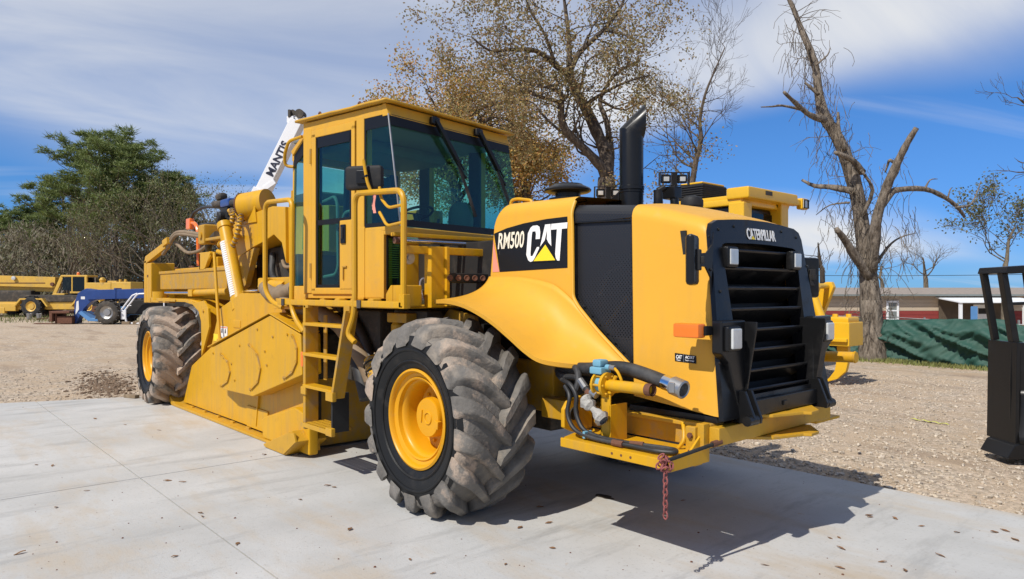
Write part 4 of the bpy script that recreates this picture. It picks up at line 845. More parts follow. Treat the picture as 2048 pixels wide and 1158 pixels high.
# ---------------------------------------------------------------- mixing chamber
def chamber(s):
    y = lambda v: s*v
    CH = hb('mixing_chamber', 'paint', MB().prism([(-6.28, .06), (-5.92, .60), (-5.15, .90), (-4.85, 1.40), (-4.13, 1.60), (-3.14, 1.60), (-2.62, 1.25), (-2.50, .95), (-2.25, .5), (-2.16, .06)], 'y', min(y(-1.15), y(-1.10)), max(y(-1.15), y(-1.10)), .008))
    pts = [(-4.58, .925), (-2.78, 1.375), (-2.06, 1.215), (-2.03, .83), (-3.24, .492), (-4.13, .475), (-4.53, .565)]
    cv = hb('drive_cover', 'paint', MB().prism(pts, 'y', min(y(-1.355), y(-1.15)), max(y(-1.355), y(-1.15)), .012), CH)
    edge = [(x, y(-1.36), z) for x, z in pts]
    hb('cover_trim', 'paint', MB().bar((-4.62, y(-1.27), .945), (-2.78, y(-1.27), 1.398), .20, .012, .003, up=(0, 0, 1)).bar((-2.78, y(-1.27), 1.398), (-2.04, y(-1.27), 1.235), .20, .012, .003), CH)
    bt = MB()
    def oct(cx, cz, rx, rz, a0, a1, n):
        p = [(cx+rx*math.cos(R_(lerp(a0, a1, k/n))), y(-1.362), cz+rz*math.sin(R_(lerp(a0, a1, k/n)))) for k in range(n+1)]
        for k in range(n): bt.bar(p[k], p[k+1], .012, .02, .002, up=(0, 1, 0))
        for q in p: bolt(bt, (q[0]-.03, y(-1.355), q[2]), (0, -s, 0), .018, .014)
    oct(-4.30, .70, .42, .20, -70, 70, 4); oct(-3.45, .80, .45, .26, -65, 70, 4); oct(-2.55, 1.02, .44, .27, -70, 40, 4)
    for (x, z) in [(-4.1, .85), (-3.6, 1.02), (-3.75, .62), (-3.85, .80), (-2.7, 1.16), (-2.9, 1.0), (-2.85, .86), (-2.35, 1.2), (-3.1, 1.22), (-4.45, .88)]: bolt(bt, (x, y(-1.355), z), (0, -s, 0), .014, .012)
    hb('cover_bolt', 'paint_dusty', bt, CH)
    hb('cover_bracket', 'paint_dusty', MB().box((-4.66, min(y(-1.2), y(-1.15)), .56), (-4.60, max(y(-1.2), y(-1.15)), .93), .004).box((-4.70, min(y(-1.23), y(-1.15)), .54), (-4.55, max(y(-1.23), y(-1.15)), .575), .006), CH)
    hb('side_box', 'paint', MB().prism([(-3.25, .03), (-2.12, .03), (-2.12, .40), (-2.45, .46), (-3.2, .27), (-3.3, .22)], 'y', min(y(-1.24), y(-1.14)), max(y(-1.24), y(-1.14)), .02).bar((-3.62, y(-1.16), .10), (-3.55, y(-1.16), .45), .03, .03, .004, up=(0, 1, 0)).box((-3.9, min(y(-1.165), y(-1.15)), .06), (-3.3, max(y(-1.165), y(-1.15)), .30), .004), CH)
    hb('skid_shoe', 'paint_worn', MB().prism([(-6.72, .10), (-6.66, .17), (-6.28, .04), (-2.55, .028), (-2.22, .26), (-2.14, .17), (-2.42, .004), (-6.45, .004)], 'y', min(y(-1.26), y(-1.04)), max(y(-1.26), y(-1.04)), .006), CH)
    hb('shoe_tip', 'paint_worn', MB().prism([(-2.95, .03), (-2.25, .27), (-2.13, .18), (-2.40, .005), (-2.9, .005)], 'y', min(y(-1.36), y(-1.05)), max(y(-1.36), y(-1.05)), .01).prism([(-2.42, .01), (-2.13, .18), (-2.17, .26), (-2.30, .25)], 'y', min(y(-1.375), y(-1.355)), max(y(-1.375), y(-1.355)), .003), CH)
    tb = MB()
    for k in range(7): x = -5.9+.5*k; tb.box((x, min(y(-1.18), y(-1.15)), .03), (x+.10, max(y(-1.18), y(-1.15)), .055), .003)
    hb('shoe_weld', 'paint_worn', tb, CH)
    return CH
CHN = chamber(-1 if False else 1)
CHF = chamber(-1)
hb('chamber_hood', 'paint_dusty', MB().prism([(-5.9, .45), (-5.1, .95), (-4.8, 1.35), (-4.1, 1.55), (-3.1, 1.55), (-2.7, 1.3), (-2.6, .85), (-2.6, .35), (-2.8, .3), (-5.6, .3)], 'y', -1.10, 1.10, .01))
hb('end_plate', 'paint_dusty', MB().box((-2.50, -1.08, .03), (-2.46, 1.08, .72), .004)); hb('drive_case', 'grime', MB().box((-2.6, -1.05, .72), (-2.42, 1.05, 1.4), .03).cyl((-2.42, -.9, 1.05), (-2.25, -.9, 1.05), .14, 18).cyl((-2.42, -.6, .95), (-2.2, -.6, .95), .1, 18))
def dec(name, m, x0, x1, z0, z1, par): return hb(name, m, MB().add([(x0, -1.154, z0), (x1, -1.154, z0), (x1, -1.154, z1), (x0, -1.154, z1)], [(0, 1, 2, 3)]), par, smooth=False)
w1 = dec('warning_label', 'white', -4.80, -4.55, .975, 1.185, CHN)
for i in range(2):
    for j in range(2):
        x = -4.785+.12*i; z = .985+.10*j
        hb('label_sign', 'interior', MB().add([(x+.03, -1.157, z+.02), (x+.07, -1.157, z+.02), (x+.06, -1.157, z+.07), (x+.04, -1.157, z+.075)], [(0, 1, 2, 3)]), w1, smooth=False)
hb('label_stripe', 'orange', MB().add([(-4.79, -1.157, 1.168), (-4.56, -1.157, 1.168), (-4.56, -1.157, 1.178), (-4.79, -1.157, 1.178)], [(0, 1, 2, 3)]), w1, smooth=False)
dec('warning_label', 'tri_yellow', -5.04, -4.83, .99, 1.08, CHN)
# chamber lift cylinder with its ribbed gauge sleeve
a = Vector((-4.96, -1.02, 2.36)); b = Vector((-4.42, -1.05, 1.50)); c = Vector((-4.24, -1.06, 1.25)); ax = (b-a).normalized()
LC = hb('lift_cylinder', 'paint', MB().cyl(tuple(a-ax*.12), tuple(b), .082, 20).cyl(tuple(b-ax*.05), tuple(b+ax*.12), .105, 20).cyl(tuple(a-ax*.16), tuple(a-ax*.08), .095, 16).box((-4.36, -1.16, 1.18), (-4.12, -.98, 1.28), .015))
hb('cylinder_rod', 'chrome', MB().cyl(tuple(b), tuple(c), .04, 16), LC)
for k in range(26):
    p = a.lerp(b, .14+.80*k/26) + Vector((.0, -.045, 0)); q = p+ax*.020
    hb('gauge_rib', 'white', MB().cyl(tuple(p), tuple(q), .058, 14, .054), LC)
for (p, q) in (((-5.0, -1.16, 2.12), (-4.62, -1.22, 1.00)),): hb('guide_rod', 'paint', MB().cyl(p, q, .02, 10).box((-4.66, -1.25, .96), (-4.56, -1.19, 1.04), .01), LC)
# ---------------------------------------------------------------- front gooseneck, tank and front frame
AR = hb('boom_arm', 'paint', MB().prism([(-6.05, 2.25), (-6.05, 2.50), (-5.98, 2.60), (-5.6, 2.58), (-4.95, 2.50), (-4.8, 2.62), (-4.1, 2.66), (-3.72, 2.62), (-3.70, 1.95), (-3.82, 2.20), (-4.05, 2.31), (-4.3, 2.25), (-4.75, 2.18), (-5.3, 2.05), (-5.5, 2.12)], 'y', -.78, -.45, .012).prism([(-3.75, 2.62), (-2.7, 2.55), (-2.7, 1.6), (-3.2, 1.6), (-3.72, 1.95)], 'y', -.74, -.45, .01))
hb('boom_plate', 'paint_dusty', MB().box((-6.15, -1.0, 2.28), (-5.9, -.76, 2.56), .03).box((-5.9, -.98, 2.32), (-5.0, -.80, 2.36), .01).prism([(-5.3, 2.05), (-4.6, 2.18), (-4.9, 1.7), (-5.2, 1.6)], 'y', -.8, -.72, .01).cyl((-6.0, -1.02, 2.40), (-6.0, -1.0, 2.40), .05, 12), AR)
hb('boom_arm', 'paint_dusty', MB().box((-6.0, .45, 2.1), (-2.7, .78, 2.6), .03))
hb('cross_tube', 'paint', MB().lathe([(.17, 0), (.18, .0), (.18, .38), (.17, .38), (.0, .36)], (-4.95, -.80, 2.72), (.85, .5, .12), 28).prism([(-4.98, 2.5), (-4.55, 2.5), (-4.60, 2.70), (-4.75, 2.78)], 'y', -.80, -.78, .006).box((-5.28, -.8, 2.5), (-5.12, -.6, 2.72), .01), AR)
hb('tube_strap', 'rust', MB().torus((-4.95, -.80, 2.72), (.85, .5, .12), .182, .009, 28, 6), AR)
for i, pts in enumerate(([(-5.3, -.86, 2.70), (-5.05, -.90, 2.66), (-4.98, -.95, 2.48), (-5.02, -1.0, 2.30), (-5.15, -1.05, 2.22), (-4.95, -1.1, 2.24)], [(-5.3, -.84, 2.66), (-4.85, -.88, 2.60), (-4.72, -.95, 2.42), (-4.76, -1.0, 2.22), (-4.95, -1.05, 2.10), (-5.1, -1.08, 2.14)])):
    hh_ = HS('hydraulic_hose', pts, .03, 'paint', .2)
    sp = MB()
    for k in range(14):
        p = cat(pts, .12+.7*k/14); q = cat(pts, .12+.7*k/14+.02); sp.torus(p, q-p, .032, .008, 10, 6)
    hb('hose_guard', 'hose_tan', sp, hh_)
dk = MB().box((-5.2, -.55, 1.3), (-2.8, .55, 2.2), .05)
hb('drive_housing', 'grime', dk)
HS('hydraulic_hose', [(-4.5, -.6, 2.1), (-4.3, -.7, 1.8), (-3.9, -.72, 1.7), (-3.5, -.65, 1.75)], .04, 'hose_black')
HS('hydraulic_hose', [(-4.2, -.6, 2.0), (-3.9, -.7, 1.9), (-3.4, -.68, 1.95)], .022, 'hose_tan')
hb('frame_brace', 'paint_dusty', MB().bar((-3.35, -.72, 1.6), (-3.15, -.7, 2.3), .1, .06))
PT = hb('pump_housing', 'paint', MB().box((-3.95, -1.02, 1.62), (-3.0, -.72, 1.78), .02).cyl((-3.75, -1.0, 1.68), (-3.5, -1.06, 1.68), .09, 16).cyl((-3.45, -1.05, 1.68), (-3.2, -1.0, 1.66), .075, 16))
HS('hydraulic_hose', [(-3.55, -1.08, 1.66), (-3.25, -1.14, 1.58), (-2.95, -1.1, 1.60), (-2.8, -1.0, 1.70)], .085, 'hose_tan', .12)
HS('hydraulic_hose', [(-3.1, -1.1, 1.66), (-2.95, -1.12, 1.50), (-2.6, -1.1, 1.44), (-2.3, -1.0, 1.4)], .06, 'hose_tan', .12)
hb('air_filter_cover', 'interior', MB().box((-4.45, -.45, 2.5), (-3.75, .3, 2.86), .1))
bx = MB().box((-2.95, -1.25, 1.44), (-2.45, -1.0, 1.47), .004).box((-2.8, -1.3, 1.47), (-2.5, -1.2, 1.55), .01)
hb('deck_plate', 'paint', bx)
# water tank and front cross frame
TK = hb('front_tank', 'paint_dusty', MB().box((-8.16, -.95, 1.655), (-5.15, .95, 1.93), .012).box((-8.18, -.965, 1.90), (-5.15, .965, 1.945), .008))
hb('tank_lid', 'paint', MB().box((-7.9, -.8, 1.945), (-6.1, .8, 1.985), .012), TK)
cp_ = MB(); [bolt(cp_, (x, -.86, 1.985), (0, 0, 1), .03, .02, 8) for x in (-6.9, -6.8, -7.6)]; hb('lid_bolt', 'rust', cp_, TK)
FF = hb('front_frame', 'paint', MB().box((-8.80, -1.0, 1.43), (-8.50, -.62, 2.10), .02).box((-8.93, -1.0, 1.43), (-8.80, -.96, 2.15), .01).prism([(-8.93, 2.10), (-8.80, 2.10), (-7.72, 2.30), (-7.72, 2.38), (-7.80, 2.40), (-8.85, 2.22)], 'y', -1.0, -.92, .008).box((-8.9, -.62, 1.45), (-8.6, .62, 1.75), .02).box((-8.80, .62, 1.43), (-8.50, 1.0, 2.10), .02))
hb('frame_plug', 'rust', MB().box((-8.72, -1.006, 1.86), (-8.66, -.998, 1.90), .002), FF)
hb('pipe_clamp', 'paint', MB().bar((-7.80, -.98, 2.38), (-7.55, -.98, 2.42), .08, .1), FF)
for dz in (0, .055): HS('tank_pipe', [(-7.95, -.96, 2.22+dz), (-7.62, -.96, 2.36+dz), (-7.35, -.95, 2.50+dz*.6), (-7.0, -.93, 2.49+dz*.6), (-5.9, -.86, 2.36+dz*.6)], .028, 'hose_tan', .14)
HS('hydraulic_hose', [(-7.5, -.9, 2.38), (-7.1, -.85, 2.20), (-6.7, -.8, 2.22), (-6.2, -.8, 2.32)], .025, 'hose_tan', .15)
HS('hydraulic_hose', [(-6.3, -.8, 2.24), (-6.0, -.9, 2.30), (-5.8, -.85, 2.42)], .05, 'grime', .1)
YK = hb('yoke', 'paint', MB().prism([(-6.18, 1.93), (-6.18, 2.17), (-5.72, 2.17), (-5.72, 2.10), (-6.0, 1.93)], 'y', -.97, -.93, .008).box((-6.18, -.97, 1.93), (-6.13, -.5, 2.16), .008).box((-5.98, -.9, 1.95), (-5.65, -.6, 2.10), .02).bar((-5.95, -.95, 1.95), (-5.72, -.95, 2.16), .05, .04).box((-5.9, -.9, 1.9), (-5.1, -.6, 1.97), .01))
# steering link under the tank and the front fender
hb('steer_rod', 'chrome', MB().cyl((-7.6, -1.02, 1.60), (-6.3, -1.02, 1.60), .022, 10).cyl((-5.3, -1.0, 1.60), (-3.95, -1.0, 1.63), .02, 10)); hb('steer_cylinder', 'paint', MB().cyl((-6.3, -1.02, 1.60), (-4.9, -1.02, 1.62), .045, 12).box((-6.33, -1.08, 1.55), (-6.15, -.97, 1.65), .01).cyl((-7.95, -1.0, 1.48), (-7.95, -1.0, 1.62), .12, 20).box((-8.55, -1.0, 1.44), (-7.5, -.9, 1.52), .01))
fpts = [(-7.7, 1.50), (-6.3, 1.49), (-5.95, 1.45), (-5.70, 1.35), (-5.60, 1.22), (-5.60, .75)]
rows = []
for i in range(25):
    p = cat([(x, 0, z) for x, z in fpts], i/24); rows.append([(p.x, y, p.z) for y in (-1.12, -1.0, -.8, -.6)])
F1 = hb('front_fender', 'paint', MB().grid(rows), solid=.03)
hb('fender_web', 'paint', MB().prism([(-7.7, 1.52), (-6.2, 1.51), (-5.85, 1.46), (-5.50, 1.50), (-5.32, 1.40), (-5.28, 1.15), (-5.58, .75), (-5.60, 1.22), (-5.70, 1.35), (-5.95, 1.44), (-6.3, 1.47), (-7.7, 1.47)], 'y', -1.13, -1.10, .004), F1)
fk = MB(); [bolt(fk, p, (0, -1, 0), .025, .015) for p in ((-5.5, -1.13, 1.36), (-6.7, -1.13, 1.495))]; hb('fender_bolt', 'paint_worn', fk, F1)
# lamp cluster and orange hook standing at the front
LA = hb('camera_mast', 'black_matte', MB().box((-6.25, -.66, 2.60), (-5.95, -.54, 2.84), .02).box((-6.45, -.66, 2.64), (-5.3, -.56, 2.68), .01).box((-6.2, -.72, 2.45), (-6.1, -.5, 2.62), .02).lathe([(0, 0), (.07, .02), (.07, .10), (.05, .12), (0, .12)], (-6.1, -.62, 2.70), (0, -1, 0), 14))
hb('camera_body', 'blue', MB().box((-6.2, -.68, 2.83), (-5.85, -.54, 2.95), .03), LA); hb('camera_barrel', 'grime', MB().cyl((-6.55, -.62, 2.92), (-6.2, -.62, 2.90), .055, 14).cyl((-5.9, -.62, 2.88), (-5.62, -.62, 2.86), .05, 14).box((-6.42, -.68, 2.96), (-6.18, -.56, 3.06), .04), LA)
HS('camera_cable', [(-5.55, -.62, 2.68), (-5.45, -.62, 2.86), (-5.25, -.62, 2.95), (-5.05, -.64, 2.93)], .022, 'hose_black', .1)
HS('camera_cable', [(-7.70, -.62, 2.76), (-7.55, -.62, 2.88), (-7.1, -.62, 2.93), (-6.3, -.62, 2.86)], .022, 'hose_black', .2)
HS('camera_cable', [(-7.2, -.62, 2.66), (-6.5, -.62, 2.64), (-6.2, -.64, 2.52)], .022, 'hose_black', .2)
OR = hb('warning_flag', 'orange', MB().box((-7.82, -.66, 2.62), (-7.62, -.58, 2.80), .02)); hb('flag_rod', 'orange', MB().tube([(-7.62, -.62, 2.72), (-7.45, -.62, 2.70), (-7.33, -.62, 2.58), (-7.30, -.62, 2.02)], .03, 10, .08), OR)
# chain hanging from the stay rod: its own thing
CHN_ = empty('rusty_chain', (1.985, -1.14, .70)); tag(CHN_, 'short rusty pinkish chain hanging off the yellow step ledge by the grille', 'chain')
for k in range(9):
    up = (1, 0, 0) if k % 2 else (0, 1, 0); MB().torus((0, 0, -.045-.031*k), up, .013, .0048, 12, 6, sx=1.6, up=(0, 0, 1)).build('link', 'rust_pink', CHN_)
rr_ = random.Random(5)
for k in range(12): MB().torus((rr_.uniform(-.03, .03), rr_.uniform(-.02, .02), rr_.uniform(-.04, .025)), (rr_.random()-.5, rr_.random()-.5, rr_.random()-.5), .014, .005, 10, 5, sx=1.5).build('link', 'rust_pink', CHN_)
# ================================================================== neighbours in the yard
def frame_mx(R, D, yaw=0, z=0):
    """local axes: x across the view, y away, turned by yaw"""
    return Matrix.Translation(place(R, D, z)) @ Matrix.Rotation(math.atan2(VR.y, VR.x)+yaw, 4, 'Z')
def thing(name, label, cat_, mx, group=None):
    o = empty(name); o.matrix_world = mx; tag(o, label, cat_, group); return o
def wheel2(parent, x, y, z, r, wd, rim_m, tyre_m='rubber', lugs=0, rr=.55):
    w_ = MB().lathe([(r*rr, -wd/2), (r*rr*.96, -wd/2+.02), (r*rr*.7, -wd/2+.06), (r*.3, -wd/2+.08), (r*.28, -wd/2+.02), (0, -wd/2+.02)], (x, y, z), (0, 1, 0), 20).build('wheel', rim_m, parent)
    t = MB().lathe([(r*rr, -wd/2), (r*.75, -wd/2-.02), (r*.93, -wd/2+.01), (r*.98, -wd*.35), (r*.98, wd*.35), (r*.93, wd/2), (r*rr, wd/2)], (x, y, z), (0, 1, 0), 28)
    for k in range(lugs):
        for s in (-1, 1):
            a = 2*math.pi*(k+(.5 if s > 0 else 0))/lugs; m = Matrix.Translation((x, y, z)) @ Matrix.Rotation(a, 4, 'Y') @ Matrix.Translation((0, s*wd*.24, r*.99)) @ Matrix.Rotation(s*.7, 4, 'Z')
            t.box((-.03*r/.6, -wd*.32, -.03), (.03*r/.6, wd*.32, .035), .005, m)
    t.build('tyre', tyre_m, w_); return w_
# ---- bulldozer behind the reclaimer, its ripper towards the gravel
DZ = empty('bulldozer'); DZ.location = (0, 8.5, 0); tag(DZ, 'yellow bulldozer with single shank ripper parked behind the road reclaimer', 'bulldozer')
def dz(name, m, mb, par=DZ, **k): return hb(name, m, mb, par, **k)
BD = dz('body', 'dozer_yellow', MB().box((-5.8, -.55, .9), (-2.9, .55, 1.9), .05).box((-7.6, -.5, .9), (-5.6, .5, 2.1), .06).box((-3.0, -.75, .7), (-2.1, .75, 1.7), .05))
CBN = dz('cab', 'black', MB().box((-4.4, -.75, 1.9), (-2.95, .75, 3.25), .06))
for (x, y) in ((-2.93, 0), (-3.65, -.77)):
    dz('cab_window', 'pane_dark', MB().box((x-.01 if y == 0 else x-.5, -.6 if y == 0 else y-.01, 2.5), (x+.01 if y == 0 else x+.5, .6 if y == 0 else y+.01, 3.15), .01), CBN)
dz('cab_roof', 'dozer_yellow', MB().box((-4.5, -.8, 3.25), (-2.8, .8, 3.38), .03).prism([(-4.45, 3.38), (-2.9, 3.38), (-3.0, 3.46), (-4.3, 3.46)], 'y', -.7, .7, .02), CBN)
AC = dz('air_conditioner', 'black_matte', MB().box((-4.35, -.62, 3.47), (-3.75, .25, 3.78), .03), CBN)
for k in range(6): dz('slat', 'dark', MB().box((-4.36, -.64, 3.50+.045*k), (-3.74, .27, 3.515+.045*k), .003), AC)
dz('air_lid', 'dozer_yellow', MB().box((-4.3, -.6, 3.78), (-3.78, .2, 3.82), .02), AC)
RP = dz('rollover_frame', 'dozer_yellow', MB().box((-3.05, .55, 1.7), (-2.72, .85, 3.5), .03).box((-3.05, -.85, 1.7), (-2.72, -.55, 3.3), .03).box((-3.1, -.85, 3.36), (-2.62, 1.05, 3.58), .04).prism([(.45, 3.38), (1.05, 3.38), (.85, 3.05), (.8, 2.95)], 'x', -2.95, -2.8, .01).box((-2.95, 1.0, 3.40), (-2.75, 1.45, 3.52), .02))
LM = dz('work_lamp', 'dozer_yellow', MB().box((-2.86, 1.42, 3.33), (-2.72, 1.70, 3.56), .03)); dz('lens', 'lens', MB().box((-2.725, 1.46, 3.36), (-2.71, 1.66, 3.53), .01), LM); dz('lamp_guard', 'black', MB().torus((-2.70, 1.56, 3.44), (1, 0, 0), .12, .015, 4, 6), LM)
dz('marker', 'grime', MB().box((-2.62, -.25, 3.46), (-2.61, .0, 3.54), .004), RP)
for s in (-1, 1):
    tp = [(-6.3, .1), (-6.55, .35), (-6.5, .7), (-5.9, .95), (-3.2, 1.25), (-2.6, 1.15), (-2.4, .85), (-2.5, .4), (-2.8, .08)]
    tr = dz('track', 'grime', MB().prism(tp, 'y', s*1.05-.28, s*1.05+.28, .03))
    rows = 26; per = tp+[tp[0]]
    for k in range(rows):
        p = cat([(x, 0, z) for x, z in per], k/rows); q = cat([(x, 0, z) for x, z in per], k/rows+.01)
        dz('track_shoe', 'rust', MB().bar((p.x, s*1.05-.29, p.z), (p.x, s*1.05+.29, p.z), .14, .05, .006, up=(q-p)), tr)
BL = dz('blade', 'dozer_yellow', MB().prism([(-8.1, .05), (-8.0, .05), (-7.95, .6), (-8.05, 1.3), (-8.15, 1.3), (-8.1, .6)], 'y', -1.9, 1.9, .01).box((-8.0, -1.25, .4), (-5.6, -1.12, .55), .02).box((-8.0, 1.12, .4), (-5.6, 1.25, .55), .02))
RPR = dz('ripper', 'dozer_yellow', MB().box((-1.5, -.28, .66), (-1.04, .30, 1.08), .02).box((-1.46, -.22, 1.06), (-1.08, .24, 1.17), .03).box((-1.5, -.34, .74), (-1.06, .36, .80), .01).prism([(-2.2, .9), (-1.45, .75), (-1.45, 1.0), (-2.2, 1.15)], 'y', -.5, -.38, .015).prism([(-2.2, .9), (-1.45, .75), (-1.45, 1.0), (-2.2, 1.15)], 'y', .38, .5, .015).box((-1.6, -.9, .75), (-1.45, .9, 1.0), .03))
dz('ripper_shank', 'dozer_yellow', MB().prism([(-1.36, .66), (-1.16, .66), (-1.15, .42), (-1.20, .2), (-1.36, .05), (-1.52, -.01), (-1.58, .0), (-1.50, .06), (-1.40, .2), (-1.36, .42)], 'y', -.05, .05, .012), RPR)
dz('ripper_mast', 'dozer_yellow', MB().prism([(-2.3, 1.0), (-1.9, 1.0), (-1.62, 1.7), (-1.66, 1.80), (-1.76, 1.80), (-2.2, 1.6)], 'y', -.62, -.5, .015).prism([(-2.3, 1.0), (-1.9, 1.0), (-1.62, 1.7), (-1.66, 1.80), (-1.76, 1.80), (-2.2, 1.6)], 'y', -.2, -.08, .015).prism([(-2.3, 1.0), (-1.9, 1.0), (-1.62, 1.7), (-1.66, 1.80), (-1.76, 1.80), (-2.2, 1.6)], 'y', .4, .52, .015), RPR)
dz('ripper_cylinder', 'dozer_yellow', MB().cyl((-1.72, -.35, 1.72), (-1.5, -.35, 1.15), .08, 14).cyl((-1.74, -.66, 1.72), (-1.74, .56, 1.72), .05, 12), RPR)
kb = MB(); [bolt(kb, (-1.36+.15*k, -.1+.2*k, 1.17), (0, 0, 1), .05, .05) for k in range(2)]; o_ = dz('ripper_pin', 'dozer_yellow', kb, RPR); o_['kind'] = 'stuff'
# ---- white telescopic crane boom rising behind the cab
CR = thing('crawler_crane', 'white telescopic crane boom raised behind the yellow cab', 'crane', frame_mx(-11.6, 26))
def tl_(par): return lambda name, m, mb, p=None, **k: mb.build(name, m, p or par, **k)
cr = tl_(CR)
b0 = Vector((-.2, 0, 1.9)); b1 = Vector((2.35, 0, 5.0)); b2 = Vector((3.76, 0, 7.85)); dr = (b2-b1).normalized()
b0 = b1 - dr*3.4
BM_ = cr('boom', 'crane_white', MB().bar(tuple(b0), tuple(b1+dr*.35), .58, .60, .03, up=(0, 1, 0)).bar(tuple(b1), tuple(b2), .46, .50, .03, up=(0, 1, 0)))
cr('boom_head', 'crane_white', MB().bar(tuple(b2-dr*.1), tuple(b2+dr*.25), .5, .2, .02, up=(0, 1, 0)).box((b2.x-.35, -.2, b2.z-.1), (b2.x-.1, .2, b2.z+.15), .02), BM_)
cr('sheave', 'grime', MB().cyl((b2.x+.1, -.2, b2.z+.25), (b2.x+.1, .2, b2.z+.25), .16, 16).cyl((b2.x-.15, -.15, b2.z+.3), (b2.x-.15, .15, b2.z+.3), .1, 14).box((b2.x-.3, -.24, b2.z+.1), (b2.x-.2, .24, b2.z+.38), .02), BM_)
for t in (.02, .5): cr('boom_bracket', 'crane_white', MB().box((-.05, -.28, -.05), (.42, -.24, .12), .01, Matrix.Translation(b1+dr*t+Vector((.1, 0, -.1))) @ Matrix.Rotation(-.6, 4, 'Y')), BM_)
org = b1+dr*.95+Vector((-dr.z*.0, -.262, 0))-Vector((-dr.z, 0, dr.x))*.20
text_mesh('MANTIS', 'lettering', 'ink', BM_, tuple(org+Vector((-dr.z, 0, dr.x))*.02), tuple(dr), (-dr.z, 0, dr.x), .30, 1.35, bold=.03)
cr('turret', 'crane_white', MB().box((.5, -.9, 1.2), (3.4, .9, 1.9), .06).box((2.6, -.9, 1.3), (3.8, -.2, 2.3), .05))
for s in (-1, 1): cr('track', 'grime', MB().prism([(.8, .1), (4.0, .1), (4.3, .5), (4.0, .9), (.8, .9), (.5, .5)], 'y', s*1.2-.3, s*1.2+.3, .04))
cr('undercarriage', 'crane_white', MB().box((1.5, -.95, .5), (3.3, .95, 1.2), .04))
# ---- yellow rough-terrain crane on the far left
YC = thing('mobile_crane', 'old faded yellow mobile crane with long horizontal boom by the trees', 'crane', frame_mx(-31, 47)); yc = tl_(YC)
BO = yc('boom', 'crane_yellow', MB().bar((-9.5, 0, 2.52), (.95, 0, 2.22), .7, .62, .02, up=(0, 1, 0)).bar((-9.5, 0, 1.95), (.8, 0, 1.86), .5, .18, .02, up=(0, 1, 0)))
yc('boom_lamp', 'lens', MB().lathe([(.13, 0), (.13, .1), (0, .12)], (-1.7, -.36, 2.5), (0, -1, 0), 14), BO)
yc('boom_pivot', 'rust', MB().cyl((.8, -.42, 2.1), (.8, .42, 2.1), .12, 12).box((-4, -.33, 2.15), (.3, -.30, 2.21), .01), BO)
CC = yc('cab', 'crane_yellow', MB().bar((1.0, -.5, 1.35), (1.55, -.5, 2.62), .10, .22, .02).box((1.5, -.6, 2.58), (3.25, .6, 2.70), .03).box((1.0, -.6, .95), (1.75, .6, 1.5), .04).box((3.05, -.6, 1.2), (3.2, -.45, 2.6), .02).box((2.2, -.6, 1.5), (2.28, -.5, 2.6), .02).box((1.2, -.6, .8), (3.2, .6, .98), .03).box((2.1, -.6, 1.5), (3.2, -.55, 1.62), .01))
yc('cab_back', 'dark', MB().box((1.5, .3, 1.0), (3.1, .4, 2.55), 0).box((1.7, -.2, 1.0), (2.1, .2, 1.9), .05), CC)
yc('cab_glass', 'pane_house', MB().box((2.3, -.585, 1.65), (3.05, -.575, 2.55), 0).box((1.62, -.585, 1.7), (2.2, -.575, 2.55), 0), CC)
yc('beacon', 'orange', MB().lathe([(.1, 0), (.1, .12), (.05, .2), (0, .2)], (2.3, 0, 2.7), (0, 0, 1), 12), CC)
yc('engine_housing', 'crane_yellow', MB().box((3.25, -.8, 1.5), (4.9, .8, 2.2), .05).box((4.6, -.7, 2.2), (5.2, .7, 2.32), .03).lathe([(.16, 0), (.22, .2), (.1, .35), (0, .35)], (3.9, 0, 2.2), (0, 0, 1), 12))
yc('counterweight', 'crane_yellow', MB().box((4.9, -.8, 1.2), (6.2, .8, 2.25), .06).cyl((5.4, -.6, 2.25), (5.4, -.6, 2.42), .08, 10).cyl((5.75, -.6, 2.25), (5.75, -.6, 2.42), .08, 10))
yc('chassis', 'crane_yellow', MB().box((-3.0, -.8, .45), (5.5, .8, .95), .04).box((-2.3, -.95, .35), (-1.2, -.6, .85), .04).box((-2.45, -.98, .2), (-1.9, -.7, .6), .03))
yc('turntable', 'grime', MB().box((-1.0, -.9, .95), (3.5, .9, 1.4), .05).box((-4.5, -.5, .9), (-.5, .5, 1.7), .1))
for x in (-.05, 3.6):
    yc('mudguard', 'crane_yellow', MB().prism([(x-1.15, .65), (x-.72, 1.18), (x+.72, 1.18), (x+1.1, .65), (x+.98, .65), (x+.66, 1.08), (x-.66, 1.08), (x-1.03, .65)], 'y', -1.2, -.6, .01))
    for y in (-.95, .95): wheel2(YC, x, y, .66, .67, .5, 'crane_yellow', 'rubber', 14, .5)
LD2 = thing('wheel_loader', 'yellow loader front end half hidden under the mobile crane boom', 'loader', frame_mx(-33.9, 49)); ld = tl_(LD2)
ld('body', 'crane_yellow', MB().box((-2.5, -.8, .6), (-.6, .8, 1.5), .05)); ld('arm', 'crane_yellow', MB().prism([(-1.2, 1.5), (-.4, 1.75), (1.2, .55), (1.25, .3), (.9, .35), (-.6, 1.3)], 'y', -.75, -.6, .02).prism([(-1.2, 1.5), (-.4, 1.75), (1.2, .55), (1.25, .3), (.9, .35), (-.6, 1.3)], 'y', .6, .75, .02))
ld('cylinder', 'steel', MB().cyl((-.9, -.5, 1.9), (.9, -.5, 2.15), .06, 10)); ld('bucket', 'rust', MB().prism([(1.0, .05), (2.2, .02), (1.9, .25), (1.3, .45), (1.1, .7)], 'y', -1.2, 1.2, .02))
for y in (-.9, .9): wheel2(LD2, 0.1, y, .62, .62, .45, 'crane_yellow', 'rubber', 12, .5)
